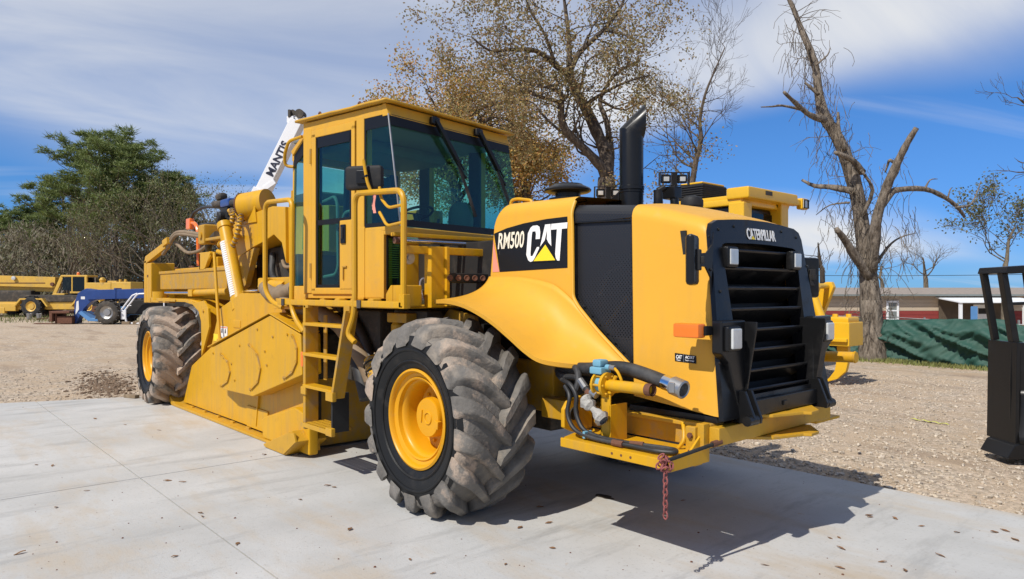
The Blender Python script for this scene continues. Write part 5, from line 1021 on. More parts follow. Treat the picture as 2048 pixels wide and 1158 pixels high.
# ---- blue telehandler
TH = thing('telehandler', 'blue telehandler with lowered boom and white cab frame in front of the trees', 'telehandler', frame_mx(-20.9, 37, R_(3))); th = tl_(TH)
TB = th('boom', 'blue', MB().bar((-1.05, 0, 1.45), (6.2, 0, 1.62), .5, .58, .02, up=(0, 1, 0)).prism([(-1.95, -.08), (-1.65, -.02), (-1.25, .75), (-.9, 1.1), (-.6, 1.2), (-.6, 1.7), (-1.15, 1.78), (-1.55, 1.55), (-1.72, 1.1), (-1.75, .5)], 'y', -.22, .22, .02).bar((.3, 0, 1.52), (.4, 0, 1.52), .56, .64, .02, up=(0, 1, 0)))
th('boom_stripe', 'white', MB().add([(.75, -.262, 1.38), (1.0, -.262, 1.36), (1.12, -.262, 1.5), (1.08, -.262, 1.66), (.95, -.262, 1.68), (1.02, -.262, 1.52), (.92, -.262, 1.46)], [tuple(range(7))]).add([(-1.62, -.224, 1.1), (-1.52, -.224, 1.15), (-1.5, -.224, .7), (-1.68, -.224, .4)], [(0, 1, 2, 3)]).add([(-1.4, -.224, 1.22), (-1.2, -.224, 1.22), (-1.2, -.224, 1.36), (-1.4, -.224, 1.36)], [(0, 1, 2, 3)]), TB)['kind'] = 'stuff'
FK = th('fork_carriage', 'rust', MB().box((-2.75, -.65, .08), (-2.6, .65, .55), .02).box((-2.75, -.65, .5), (-1.75, .65, .62), .02).box((-2.45, -.5, -.03), (-1.7, .5, .35), .03))
for y in (-.45, -.3): th('fork', 'rust', MB().box((-2.55, y-.05, -.04), (-2.47, y+.05, .5), .01).box((-3.6, y-.05, -.04), (-2.5, y+.05, .0), .005), FK)
th('chassis', 'blue_light', MB().prism([(-1.4, .52), (-1.25, .62), (-.75, .25), (-.5, .25), (-.5, .6), (.8, .85), (2.8, .85), (2.8, .45), (.5, .4), (-.4, .08), (-.9, .1)], 'y', -.5, .5, .02).box((-.35, -.3, .65), (.1, .3, 1.0), .03))
th('engine', 'dark', MB().box((1.0, -.6, .45), (2.9, .5, 1.2), .06).box((3.2, -.9, .5), (4.6, .3, 1.2), .06))
th('counterbox', 'rust', MB().box((-.75, -.45, .58), (-.25, .0, .86), .02))
cg = MB(); P_ = lambda x, z: (x-.62, -.95, z)
cg.tube([P_(1.75, .62), P_(2.35, 1.42), P_(2.45, 1.5), P_(3.7, 1.55), P_(3.75, .5)], .04, 8, .06).tube([P_(1.55, .62), P_(2.15, 1.42), P_(2.4, 1.52)], .04, 8, .06).tube([P_(1.75, .65), P_(1.85, .1), P_(1.95, .0), P_(2.9, .0), P_(3.0, .5)], .05, 8, .05).tube([P_(1.9, .9), P_(2.1, .9)], .02, 6)
cg.tube([(1.4, .2, .62), (1.9, .2, 1.5), (3.1, .2, 1.55)], .04, 8, .06)
th('cab_frame', 'crane_white', cg.box((.98, -1.0, .2), (1.23, -.9, .68), .02))
th('step', 'steel', MB().tube([P_(2.15, 0), P_(2.15, -.1), P_(2.75, -.1), P_(2.75, 0)], .02, 6))
for (x, y) in ((.35, -.95), (.35, .95), (4.6, -.95), (4.6, .95)): wheel2(TH, x, y, .56, .60, .42, 'steel', 'grime', 16, .55)
# ---- small things on the gravel by the telehandler
def pail(R, D, lab):
    o = MB().lathe([(0, 0), (.13, 0), (.15, .33), (.16, .34), (.15, .35), (.14, .33), (.12, .04), (0, .04)], tuple(place(R, D, -.03)), (0, 0, 1), 18).build('pail', 'steel'); tag(o, lab, 'pail', 'pails by the mobile crane'); return o
pail(-28.55, 42, 'grey steel pail standing in front of the mobile crane wheel'); pail(-28.05, 42.1, 'grey steel pail standing in front of the mobile crane wheel')
pb_ = MB().bar(tuple(place(-27.8, 41.5, 0)), tuple(place(-27.3, 41.8, .05)), .12, .08, .01).build('timber_block', 'rust'); tag(pb_, 'short brown timber lying beside the pails', 'timber')
for k, (R, D) in enumerate(((-19.6, 36.1), (-19.1, 36.2))): o = MB().box((-.2, -.1, -.04), (.2, .1, .1), .01, frame_mx(R, D, .2*k)).build('timber_block', 'hose_tan'); tag(o, 'low timber block on the ground beside the telehandler wheel', 'timber', 'timber blocks by the telehandler')
tw = MB().box((-.13, -.04, 0), (.13, .04, .05), .006, Matrix.Translation((-7.62, -1.50, 0.002)) @ Matrix.Rotation(.4, 4, 'Z')).build('timber_block', 'hose_tan'); tag(tw, 'small wooden chock at the slab edge by the cab-end tyre', 'timber')
# ---- black loader attachment on the right
BA = thing('loader_attachment', 'black steel loader attachment with guard frame standing on the gravel', 'attachment', frame_mx(4.98, 6.95)); ba = tl_(BA)
ba('shoe', 'black', MB().prism([(-.24, .02), (.5, -.03), (.5, .14), (-.10, .17), (-.17, .14)], 'y', -.15, .25, .012))
sbm = MB(); [bolt(sbm, (x, -.15, z), (0, -1, 0), .012, .01) for x, z in ((-.06, .09), (.0, .10), (.06, .07), (.0, .05), (.12, .10), (.16, .06))]; ba('shoe_bolt', 'steel', sbm)['kind'] = 'stuff'
ba('side_plate', 'black', MB().prism([(-.13, .16), (.9, .16), (.9, 1.14), (-.12, 1.12), (-.135, .7)], 'y', -.05, -.03, .004).prism([(-.135, .15), (-.10, .15), (-.09, 1.13), (-.12, 1.13)], 'y', -.12, .3, .006).box((-.1, .25, .1), (.9, .3, 1.1), .01))
ba('curved_skirt', 'black', MB().grid([[(-.09+.1*math.cos(a)**2*.0+.20*(1-t)**2*(-.2)+.01, -.055-.10*(1-t)**2, .16+.5*t), (.9, -.055-.10*(1-t)**2, .16+.5*t)] for t, a in [(k/8, 0) for k in range(9)]]), solid=.008)
ba('guard_frame', 'black', MB().prism([(-.225, 1.82), (-.17, 1.82), (-.05, 1.13), (-.115, 1.13)], 'y', -.06, .02, .006).prism([(-.23, 1.80), (-.21, 1.86), (.9, 1.93), (.9, 1.85), (-.17, 1.79)], 'y', -.12, .3, .006).bar((-.10, -.02, 1.50), (.9, -.02, 1.54), .03, .03, .004).bar((.03, -.02, 1.84), (.12, -.02, 1.14), .04, .05, .004).bar((.45, .2, 1.88), (.5, .2, 1.14), .05, .06, .004).bar((-.2, .25, 1.82), (-.08, .25, 1.13), .05, .06, .004))
# ---- trailer house with porch beyond the fence
mat('siding', (.47, .385, .28), .8, var=.05); mat('siding_red', (.24, .035, .03), .75, var=.1); mat('shingle', (.30, .25, .205), .9, var=.2, vscale=6, bump=.4, bscale=20); mat('trim_white', (.75, .77, .77), .6, var=.05); mat('porch_dark', (.10, .075, .05), .85, var=.3)
HZ = thing('trailer_house', 'long tan trailer house with red lower band and white porch roof', 'house', frame_mx(20.4, 34)); hz = tl_(HZ)
HZ.location.z = 0
WL = hz('wall', 'siding', MB().box((-8.5, 0, .69), (8.5, 5, 1.46), .01)); hz('wall_band', 'siding_red', MB().box((-8.49, -.01, -1.2), (8.49, 4.99, .69), .01), WL)
for k in range(4): hz('siding_board', 'siding', MB().box((-8.52, -.02, .70+.19*k), (8.52, .01, .70+.19*k+.175), .008), WL)
for k in range(5): hz('siding_board', 'siding_red', MB().box((-8.51, -.03, -.25+.188*k), (8.51, -.005, -.25+.188*k+.175), .008), WL)
RFH = hz('roof', 'shingle', MB().prism([(-.35, 1.42), (-.35, 1.50), (2.5, 1.82), (5.35, 1.50), (5.35, 1.42)], 'x', -8.9, 8.9, .01))
hz('roof_edge', 'interior_grey', MB().box((-8.92, -.38, 1.40), (8.92, -.34, 1.49), .004), RFH); hz('vent_pipe', 'trim_white', MB().cyl((5.7, .9, 1.55), (5.7, .9, 1.85), .05, 10), RFH); hz('vent_pipe', 'steel', MB().cyl((-5.0, 1.0, 1.55), (-5.0, 1.0, 1.80), .05, 10), RFH)
def hwin(x, z0, z1, wd):
    o = hz('window', 'trim_white', MB().box((x-wd/2-.06, -.07, z0-.06), (x-wd/2+.04, -.02, z1+.06), .006).box((x+wd/2-.04, -.07, z0-.06), (x+wd/2+.06, -.02, z1+.06), .006).box((x-wd/2, -.07, z0-.06), (x+wd/2, -.02, z0+.03), .006).box((x-wd/2, -.07, z1-.03), (x+wd/2, -.02, z1+.06), .006).box((x-wd/2, -.065, (z0+z1)/2-.03), (x+wd/2, -.02, (z0+z1)/2+.03), .006))
    hz('pane', 'interior_grey', MB().box((x-wd/2, -.05, z0), (x+wd/2, -.035, z1), 0), o)
hwin(-2.2, .28, 1.12, .48); hwin(.75, .28, 1.10, .42)
PO = hz('porch', 'trim_white', MB().prism([(-1.9, 1.10), (-1.9, 1.16), (-.03, 1.36), (-.03, 1.30)], 'x', -.15, 3.7, .006))
for x in (-.05, 2.85, 3.6): hz('porch_post', 'trim_white', MB().box((x-.06, -1.85, -1.1), (x+.06, -1.73, 1.11), .006), PO)
hz('porch_wall', 'porch_dark', MB().box((.0, -.075, -.8), (3.55, -.05, 1.25), 0), PO); hz('porch_panel', 'blue_light', MB().box((.42, -1.8, -.2), (.72, -1.76, .95), .006), PO)
dd = hz('door', 'trim_white', MB().box((1.62, -.12, -.8), (2.45, -.08, 1.0), .01), PO); hz('door_light', 'dark', MB().box((1.85, -.13, .55), (2.25, -.12, .82), .004), dd)
hz('porch_rail', 'hose_tan', MB().box((1.2, -1.9, .05), (3.4, -1.84, .12), .006).box((1.2, -1.9, -.3), (3.4, -1.84, -.22), .006), PO)
# ---- green windscreen cloth on its fence
def tarp():
    m = mat('tarp', (.018, .075, .055), .65, var=.15, vscale=2.5, bump=.15, bscale=300, dirt=(.05, .10, .075), dlo=.5, dhi=.8, dscale=1.2); return m
tarp()
TF = empty('tarp_fence', (-2.5, 14.3, -.05)); tag(TF, 'sagging dark green tarp stretched along a low fence', 'fence')
nX, nZ = 180, 26; rows = []
for i in range(nZ):
    v = i/(nZ-1); row = []
    for j in range(nX):
        u = j/(nX-1); x = -3.2+6.0*u; yy = -.55*u
        zt = 1.03 + .035*math.sin(u*9)+.03*noise.noise(Vector((u*14, 0, 3))) - .12*sstep(.93, 1, u)
        f = (1-abs(noise.noise(Vector((u*11+v*3.2, v*1.4, 0)))))**3*.30 + (1-abs(noise.noise(Vector((u*26-v*6, v*2, 4)))))**3*.10 + .05*math.sin(u*60+v*7+3*noise.noise(Vector((u*6, v*2, 8))))*(1-v)
        row.append((x+.04*noise.noise(Vector((u*20, v*5, 9))), yy - .10*(1-v) - f*(.35+.65*math.sin(v*math.pi)), zt*v))
    rows.append(row)
MB().grid(rows).build('tarp', 'tarp', TF, ang=180, solid=.006)
for k in range(4): MB().cyl((-3.1+1.9*k, .12-.55*(k*1.9/6), -.05), (-3.1+1.9*k, .12-.55*(k*1.9/6), 1.06), .025, 8).build('post', 'steel', TF)
MB().tube([(-3.2, .08, 1.03), (0, -.2, 1.04), (2.8, -.5, .96)], .012, 6).build('top_wire', 'steel', TF)
T2 = empty('tarp_fence', (-5.7, 14.6, -.05)); tag(T2, 'short faded green tarp panel behind the dozer ripper', 'fence')
rows = [[(2.6*(j/40-.5)*1.0-.1, .1*math.sin(j*.6+i*.3)*.5+.04*noise.noise(Vector((j*.4, i*.3, 1))), .85*i/12) for j in range(41)] for i in range(13)]
MB().grid(rows).build('tarp', 'tarp', T2, ang=180, solid=.006); [MB().cyl((x, .1, -.05), (x, .1, .9), .025, 8).build('post', 'steel', T2) for x in (-1.3, 1.2)]
# ---- power line over the house
w0, w1_ = place(8, 46, 2.9), place(34, 40, 2.7)
PW = empty('utility_line', tuple(place(34, 40, -2))); tag(PW, 'thin dark overhead wire strung above the trailer house roof', 'wire')
def rel(p): return tuple(Vector(p)-PW.location)
MB().tube([rel(w0.lerp(w1_, t)+Vector((0, 0, -.9*t*(1-t)))) for t in [k/16 for k in range(17)]], .016, 5).build('wire', 'rubber', PW)
MB().cyl((0, 0, 0), (0, 0, 7), .14, 10, .1).build('pole', 'hose_tan', PW); q_ = rel(place(8, 46, -.2)); MB().cyl(q_, (q_[0], q_[1], q_[2]+4), .14, 10, .1).build('pole', 'hose_tan', PW)
# ================================================================== trees
def bark(name, c, c2):
    m = bpy.data.materials.new(name); m.use_nodes = True; t = m.node_tree; b = t.nodes['Principled BSDF']; b.inputs['Roughness'].default_value = .95; b.inputs['Specular IOR Level'].default_value = .2
    tcn = t.nodes.new('ShaderNodeTexCoord'); mp = t.nodes.new('ShaderNodeMapping'); mp.inputs['Scale'].default_value = (1, 1, .3); t.links.new(tcn.outputs['Object'], mp.inputs[0])
    n = t.nodes.new('ShaderNodeTexNoise'); n.inputs['Scale'].default_value = 13; n.inputs['Detail'].default_value = 7; n.inputs['Roughness'].default_value = .68; t.links.new(mp.outputs[0], n.inputs['Vector'])
    r = t.nodes.new('ShaderNodeMapRange'); r.inputs['From Min'].default_value = .36; r.inputs['From Max'].default_value = .64; t.links.new(n.outputs['Fac'], r.inputs['Value'])
    x = t.nodes.new('ShaderNodeMixRGB'); x.inputs[1].default_value = (*c2, 1); x.inputs[2].default_value = (*c, 1); t.links.new(r.outputs[0], x.inputs[0]); t.links.new(x.outputs[0], b.inputs['Base Color'])
    bp = t.nodes.new('ShaderNodeBump'); bp.inputs['Strength'].default_value = 1; bp.inputs['Distance'].default_value = .06; t.links.new(n.outputs['Fac'], bp.inputs['Height']); t.links.new(bp.outputs[0], b.inputs['Normal']); M[name] = m
bark('bark', (.16, .125, .095), (.06, .045, .035)); bark('bark_grey', (.30, .25, .195), (.075, .058, .043)); bark('bark_dark', (.085, .066, .05), (.03, .024, .02)); bark('twig_grey', (.23, .19, .135), (.12, .095, .065))
def leaf_mat(name, cols):
    m = bpy.data.materials.new(name); m.use_nodes = True; t = m.node_tree; b = t.nodes['Principled BSDF']; b.inputs['Roughness'].default_value = .65
    g_ = t.nodes.new('ShaderNodeNewGeometry'); r = t.nodes.new('ShaderNodeValToRGB'); r.color_ramp.interpolation = 'LINEAR'
    el = r.color_ramp.elements; el[0].color = (*cols[0], 1); el[1].color = (*cols[-1], 1)
    for i, c in enumerate(cols[1:-1]): e = el.new((i+1)/(len(cols)-1)); e.color = (*c, 1)
    t.links.new(g_.outputs['Random Per Island'], r.inputs[0]); t.links.new(r.outputs[0], b.inputs['Base Color'])
    tl = t.nodes.new('ShaderNodeBsdfTranslucent'); t.links.new(r.outputs[0], tl.inputs[0]); ms = t.nodes.new('ShaderNodeMixShader'); ms.inputs[0].default_value = .3
    t.links.new(b.outputs[0], ms.inputs[1]); t.links.new(tl.outputs[0], ms.inputs[2]); t.links.new(ms.outputs[0], t.nodes['Material Output'].inputs[0]); M[name] = m
leaf_mat('leaf_oak', [(.16, .15, .055), (.27, .215, .085), (.33, .24, .11), (.22, .12, .05)])
leaf_mat('leaf_autumn', [(.24, .22, .07), (.42, .31, .085), (.54, .31, .075), (.40, .19, .06), (.31, .27, .09)])
leaf_mat('leaf_pine', [(.08, .115, .032), (.14, .185, .05), (.21, .25, .07)])
leaf_mat('leaf_brush', [(.10, .082, .05), (.18, .145, .095), (.125, .13, .05), (.23, .19, .14), (.08, .085, .033)])
leaf_mat('leaf_green', [(.07, .085, .025), (.12, .13, .045), (.16, .13, .05)])
leaf_mat('leaf_fallen', [(.22, .10, .045), (.30, .17, .08), (.13, .07, .035)])
class Tree:
    def __init__(s, seed): s.r = random.Random(seed); s.w = MB(); s.l = MB(); s.tips = []
    def limb(s, pts, r0, r1):
        n = len(pts); Q = [cat(pts, k/(3*(n-1))) for k in range(3*(n-1)+1)] if n > 2 else [Vector(p) for p in pts]; m = len(Q)
        rs = [lerp(r0, r1, (k/(m-1))**.85)*s.r.uniform(.90, 1.10) for k in range(m)]; sides = 10 if r0 > .12 else 7 if r0 > .05 else 5 if r0 > .02 else 3
        s.w.tube([tuple(q) for q in Q], rs, sides); return Q, rs
    def grow(s, p, d, ln, rad, depth, spread=.7, up=.08, kids=3, bend=.16, minr=.004):
        r = s.r; n = 5; pts = [Vector(p)]; d = Vector(d).normalized()
        for k in range(n-1):
            d = (d + Vector((r.gauss(0, bend), r.gauss(0, bend), r.gauss(0, bend)+up))).normalized(); pts.append(pts[-1]+d*ln/(n-1))
        s.w.tube([tuple(q) for q in pts], [max(minr, lerp(rad, rad*.45, k/(n-1))) for k in range(n)], 8 if rad > .1 else 5 if rad > .03 else 3, caps=False)
        if depth == 0: s.tips.append((pts[-1], d)); s.tips.append((pts[2], d)); return
        for k in range(kids + (r.random() < .4)):
            t = r.uniform(.35, 1) if k else 1.0; i = min(n-2, int(t*(n-1))); q = pts[i].lerp(pts[i+1], t*(n-1)-i)
            a = d.orthogonal().normalized(); a.rotate(Matrix.Rotation(r.random()*6.28, 3, d)); nd = (d + a*r.uniform(.5, 1.2)*spread).normalized()
            s.grow(q, nd, ln*r.uniform(.55, .82), rad*r.uniform(.42, .62), depth-1, spread, up, kids, bend, minr)
    def leaves(s, per, size, jit):
        r = s.r
        for (p, d) in s.tips:
            for _ in range(per):
                q = p + Vector((r.gauss(0, jit), r.gauss(0, jit), r.gauss(0, jit))); a = Vector((r.gauss(0, 1), r.gauss(0, 1), r.gauss(0, .8))).normalized(); b = a.orthogonal().normalized(); z = size*r.uniform(.6, 1.3)
                s.l.add([tuple(q-a*z*.5), tuple(q+b*z*.28), tuple(q+a*z*.5), tuple(q-b*z*.28)], [(0, 1, 2, 3)])
    def build(s, name, label, base, wood, leafm=None, group=None, origin=None):
        o = empty(name, tuple(base)); tag(o, label, 'tree', group); mv = Matrix.Translation(-Vector(base))
        s.w.build('trunk', wood, o, mx=mv, ang=180)
        if leafm: s.l.build('crown', leafm, o, mx=mv, smooth=False)
        return o
def gz(p): return Vector((p.x, p.y, ground_z(p.x, p.y)-.05))
def vp(px, py, D):    # photograph column/row turned into a spot in the yard at a given distance
    a = (px-1024)/1420; b = (583-py)/1420; p = CAM + (VR*a + VD)*D; p.z = 1.62 + b*D; return p
# ---- dead trunk by the tarp
t = Tree(11); D0 = 17.4
def lm(pts, r0, r1, dd=0.0, t=None, D=D0): return t.limb([tuple(vp(x, y, D + (dd*k/(len(pts)-1)))) for k, (x, y) in enumerate(pts)], r0, r1)
base = gz(vp(1747, 715, D0))
t.limb([tuple(base+Vector((0, 0, -.2))), tuple(vp(1746, 695, D0)), tuple(vp(1744, 660, D0)), tuple(vp(1742, 600, D0))], .38, .22)
main = [(1745, 720), (1744, 680), (1742, 620), (1738, 565), (1730, 500), (1722, 440), (1712, 380), (1690, 310), (1672, 270), (1650, 235), (1638, 190), (1632, 140), (1620, 100), (1603, 60), (1590, 25), (1575, -8), (1560, -45)]
Q, rs = lm(main, .275, .03, .6, t)
lm([(1742, 540), (1748, 480), (1755, 430), (1775, 370), (1795, 325), (1815, 285), (1833, 256)], .16, .06, -1.2, t)
lm([(1755, 425), (1780, 388), (1800, 379), (1850, 378), (1890, 395), (1915, 415), (1929, 434)], .095, .04, .8, t)
for pts, a, b, dd in (([(1912, 415), (1940, 410), (1952, 390), (1962, 362)], .035, .01, .3), ([(1650, 240), (1620, 230), (1590, 205), (1568, 184)], .09, .035, -.8), ([(1605, 219), (1565, 211), (1545, 213), (1522, 214)], .045, .012, -.5), ([(1705, 382), (1660, 374), (1630, 372), (1604, 360)], .10, .03, .7), ([(1690, 300), (1678, 262), (1676, 225)], .07, .035, .3), ([(1738, 555), (1715, 520), (1690, 480), (1673, 458)], .12, .07, -.6), ([(1745, 540), (1775, 495), (1800, 475), (1832, 466)], .05, .008, .5), ([(1795, 330), (1780, 320), (1775, 330), (1770, 345)], .05, .02, .2), ([(1775, 375), (1795, 345), (1800, 330)], .05, .02, .4), ([(1700, 405), (1660, 410), (1632, 430)], .03, .008, .4), ([(1725, 345), (1705, 320), (1670, 305)], .09, .05, -.4), ([(1725, 430), (1745, 380), (1722, 340)], .06, .03, -.5), ([(1850, 378), (1860, 360), (1875, 358)], .03, .008, .1), ([(1895, 398), (1900, 380), (1905, 375)], .025, .008, .1), ([(1638, 190), (1622, 175), (1610, 165)], .05, .03, .1), ([(1632, 130), (1655, 110), (1660, 95)], .03, .008, .1), ([(1620, 100), (1612, 80), (1608, 62)], .04, .015, .2)):
    lm(pts, a, b, dd, t)
r = t.r
for k in range(520):                                      # hanging dead vine strands
    i = r.randrange(4, len(Q)-8); p = Q[i] + Vector((r.gauss(0, .28), r.gauss(0, .28), r.gauss(0, .3))); ln = r.uniform(.2, .95); q = [p]
    if k % 4 == 0: p = vp(r.uniform(1630, 1830), r.uniform(310, 520), D0+r.uniform(-.4, .4)); q = [p]
    d = Vector((r.gauss(0, .5), r.gauss(0, .5), r.gauss(-.3, .3)))
    for j in range(5): d = d*.6+Vector((r.gauss(0, .2), r.gauss(0, .2), -.35)); q.append(q[-1]+d.normalized()*ln/5)
    t.w.tube([tuple(x) for x in q], .0065, 3, caps=False)
for k in range(60):
    i = r.randrange(2, len(Q)-6); t.grow(Q[i], (r.gauss(0, 1), r.gauss(0, 1), .3), r.uniform(.3, .7), .014, 1, .8, .0, 2)
t.build('dead_tree', 'dead broken-limbed tree trunk with hanging vines beside the green tarp', base, 'bark_grey')
# ---- big oak behind the machine
t = Tree(21); D0 = 20; base = gz(vp(1214, 640, D0))
OL = [([(1214, 662), (1213, 500), (1213, 400), (1213, 355)], .30, .25, 0), ([(1213, 360), (1203, 335), (1172, 301), (1131, 260), (1121, 219), (1124, 190), (1100, 172)], .17, .05, -1.2), ([(1213, 360), (1211, 308), (1193, 263), (1169, 212), (1155, 191), (1138, 147)], .21, .12, .8), ([(1138, 150), (1110, 130), (1073, 102), (1022, 99), (981, 102), (945, 75)], .10, .02, -1.5), ([(1138, 147), (1158, 106), (1206, 61), (1240, 17), (1262, -40)], .10, .03, .9), ([(1138, 147), (1138, 85), (1131, 20), (1120, -60)], .10, .03, .4), ([(1124, 205), (1085, 195), (1056, 181), (1005, 130), (990, 90)], .07, .015, -.8), ([(1180, 310), (1130, 270), (1090, 235), (1065, 205), (1030, 200)], .06, .015, 1.0), ([(1213, 380), (1222, 310), (1212, 240), (1200, 200), (1230, 150), (1280, 120)], .12, .03, 1.5), ([(1169, 212), (1200, 190), (1250, 165), (1300, 150)], .07, .015, -1.3), ([(1110, 130), (1090, 70), (1060, 20), (1040, -40)], .06, .02, -.6), ([(1206, 61), (1250, 70), (1300, 95)], .05, .012, -.8), ([(1200, 200), (1250, 220), (1310, 185)], .05, .012, .8), ([(1211, 300), (1250, 290), (1300, 240)], .035, .01, -.6), ([(1215, 380), (1270, 350), (1320, 310)], .03, .008, .6)]
for pts, a, b, dd in OL:
    Q, rs = lm(pts, a, b, dd, t, D0)
    for i in range(3, len(Q)):
        if rs[i] < .13:
            dv = (Q[i]-Q[i-2]).normalized(); s_ = dv.orthogonal(); s_.rotate(Matrix.Rotation(t.r.random()*6.28, 3, dv)); t.grow(Q[i], dv*.6+s_, t.r.uniform(.6, 1.15), max(.012, rs[i]*.4), 3 if i % 3 == 0 else 2, .75, .03, 2, .18)
t.leaves(13, .08, .17)
t.build('oak_tree', 'tall half-bare oak with small olive brown leaves behind the exhaust stack', base, 'bark', 'leaf_oak')
# ---- autumn oak behind the cab
def round_tree(seed, base, ht, ctr, rad, nb, per, size, jit, wood, leafm, name, label, group=None, depth=2, kids=2, r0=.22):
    t = Tree(seed); c = Vector(ctr); r = t.r
    t.limb([tuple(base+Vector((0, 0, -.2))), tuple(base.lerp(c, .35)+Vector((.2, -.1, 0))), tuple(base.lerp(c, .75)), tuple(c+Vector((0, 0, rad[2]*.3)))], r0, r0*.35)
    for k in range(nb):
        v = Vector((r.gauss(0, 1), r.gauss(0, 1), r.gauss(.25, .9))).normalized(); e = c + VR*(v.x*rad[0]) + VD*(v.y*rad[1]) + Vector((0, 0, v.z*rad[2]))*1.0
        st = base.lerp(c, r.uniform(.55, 1.05)); m = st.lerp(e, .55) + Vector((r.gauss(0, .3), r.gauss(0, .3), r.gauss(.2, .3))); k0 = r.uniform(.62, .8)
        t.limb([tuple(st), tuple(m), tuple(st.lerp(e, k0))], r0*.28, r0*.08); dv = (e-m).normalized()
        for q in range(3): t.grow(m.lerp(st.lerp(e, k0), q/2.0), dv + Vector((r.gauss(0, .5), r.gauss(0, .5), r.gauss(0, .4))), max(rad)*.26, r0*.09, depth, .8, .04, kids, .2)
    if per: t.leaves(per, size, jit)
    return t.build(name, label, base, wood, leafm, group)
b_ = gz(vp(915, 640, 26)); round_tree(31, b_, 9, vp(905, 262, 26), (3.3, 2.8, 2.05), 40, 22, .105, .24, 'bark', 'leaf_autumn', 'oak_tree', 'broad oak with rusty autumn leaves behind the cab roof')
b_ = gz(vp(1060, 640, 27)); round_tree(32, b_, 6, vp(1050, 330, 27), (1.35, 1.5, 1.7), 22, 22, .105, .24, 'bark', 'leaf_autumn', 'oak_tree', 'smaller rusty oak between the cab and the air cleaner', r0=.16)
# ---- thin bare tree, and others on the right
def bare(seed, pts, D, r0, r1, label, twig=.9, every=1, leaf=None, per=0, size=.08, depth=3, name='bare_tree', wood='twig_grey', dirx=None):
    t = Tree(seed); base = gz(vp(pts[0][0], 640, D)); P = [base+Vector((0, 0, -.1))]+[vp(x, y, D) for x, y in pts]
    Q, rs = t.limb([tuple(p) for p in P], r0, r1)
    for i in range(5, len(Q), every):
        f = i/len(Q); dv = (Q[i]-Q[i-2]).normalized(); s_ = dv.orthogonal(); s_.rotate(Matrix.Rotation(t.r.random()*6.28, 3, dv)); t.grow(Q[i], dv*.7+s_, twig*t.r.uniform(.7, 1.3)*(1.15-.4*f), max(.014, rs[i]*.4), depth, .7, .06, 3, .16, .005)
    if per: t.leaves(per, size, .12)
    return t.build(name, label, base, wood, leaf)
bare(41, [(1376, 420), (1384, 370), (1392, 320), (1402, 280), (1400, 240), (1410, 190), (1430, 140), (1450, 95)], 28, .17, .02, 'slim leafless tree rising behind the dozer cab', 1.45, 1, wood='bark')
bare(42, [(1645, 560), (1642, 535), (1638, 505), (1636, 485)], 24, .12, .02, 'small leafless sapling between the dozer and the dead trunk', .5, 3, depth=1, wood='bark_dark')
bare(43, [(1852, 575), (1850, 550), (1848, 530), (1846, 515)], 46, .2, .03, 'leafless grey tree far behind the trailer house roof', 1.3, 1)
bare(44, [(2010, 560), (2014, 520), (2018, 480), (2030, 455)], 22, .12, .02, 'thin leafy tree behind the black loader attachment', .95, 1, 'leaf_green', 3, .09)
bare(45, [(2105, 480), (2110, 350), (2095, 270), (2070, 225), (2035, 195)], 22, .2, .02, 'bare tree reaching in past the black loader attachment', .8, 1, depth=2, wood='bark')
bare(46, [(1765, 575), (1760, 555), (1764, 530)], 40, .15, .03, 'leafless brush tree above the trailer house roof', .9, 1, depth=2)
# ---- pines on the left
def pine(seed, px, D, top, half, label, lo=.38, dens=1.0):
    t = Tree(seed); r = t.r; base = gz(vp(px, 640, D)); tz = 1.62+(583-top)/1420*D; H = tz-base.z; lean = Vector((r.gauss(0, .25), r.gauss(0, .25), 0))
    t.limb([tuple(base), tuple(base+Vector((0, 0, H*.35))+lean*.5), tuple(base+Vector((0, 0, H*.7))+lean), tuple(base+Vector((0, 0, H*.97))+lean)], .24, .05); tufts = []
    for k in range(int(58*dens)):
        f = lo + (1-lo)*(k+r.random())/(58*dens); z = H*f; a = r.random()*6.28; prof = math.sin(min(1, max(0.02, (1-f)/(1-lo)*1.25+.16))*math.pi*.62); ln = half*prof*r.uniform(.55, 1.1)
        p0 = base+lean*f+Vector((0, 0, z)); d = Vector((math.cos(a), math.sin(a), r.uniform(.05, .5))).normalized(); p1 = p0+d*ln*.6+Vector((0, 0, -.05*ln)); p2 = p0+d*ln+Vector((0, 0, .12*ln))
        t.limb([tuple(p0), tuple(p1), tuple(p2)], .05, .015)
        for q in range(int(2+ln*1.5)):
            u = r.uniform(.35, 1.05); c = p0.lerp(p2, u)+Vector((r.gauss(0, .28), r.gauss(0, .28), r.gauss(.1, .16))); tufts.append(c)
    for c in tufts:
        R0 = r.uniform(.35, .62)
        for _ in range(44):
            v = Vector((r.gauss(0, 1), r.gauss(0, 1), r.gauss(.3, .55))).normalized(); s_ = v.orthogonal().normalized()*.035; o2 = c+Vector((r.gauss(0, .2), r.gauss(0, .2), r.gauss(0, .07)))
            t.l.add([tuple(o2-s_), tuple(o2+s_), tuple(o2+v*R0)], [(0, 1, 2)])
    return t.build('pine_tree', label, base, 'bark', 'leaf_pine', 'pines behind the parked machines')
pine(51, 190, 63, 272, 5.4, 'tallest green pine standing behind the blue telehandler', .40, 1.3)
pine(52, 232, 58, 300, 4.2, 'green pine with a long bare lower trunk behind the blue telehandler', .42, 1.1)
pine(53, 362, 66, 352, 2.6, 'shorter round-topped pine right of the tallest pine', .55)
pine(54, 128, 68, 372, 3.6, 'pine left of the tallest pine, above the mobile crane', .35)
pine(55, 15, 74, 432, 4.0, 'low pine above the end of the mobile crane boom', .35)
pine(56, 305, 60, 375, 2.6, 'small pine between the tallest and the round-topped pine', .5)
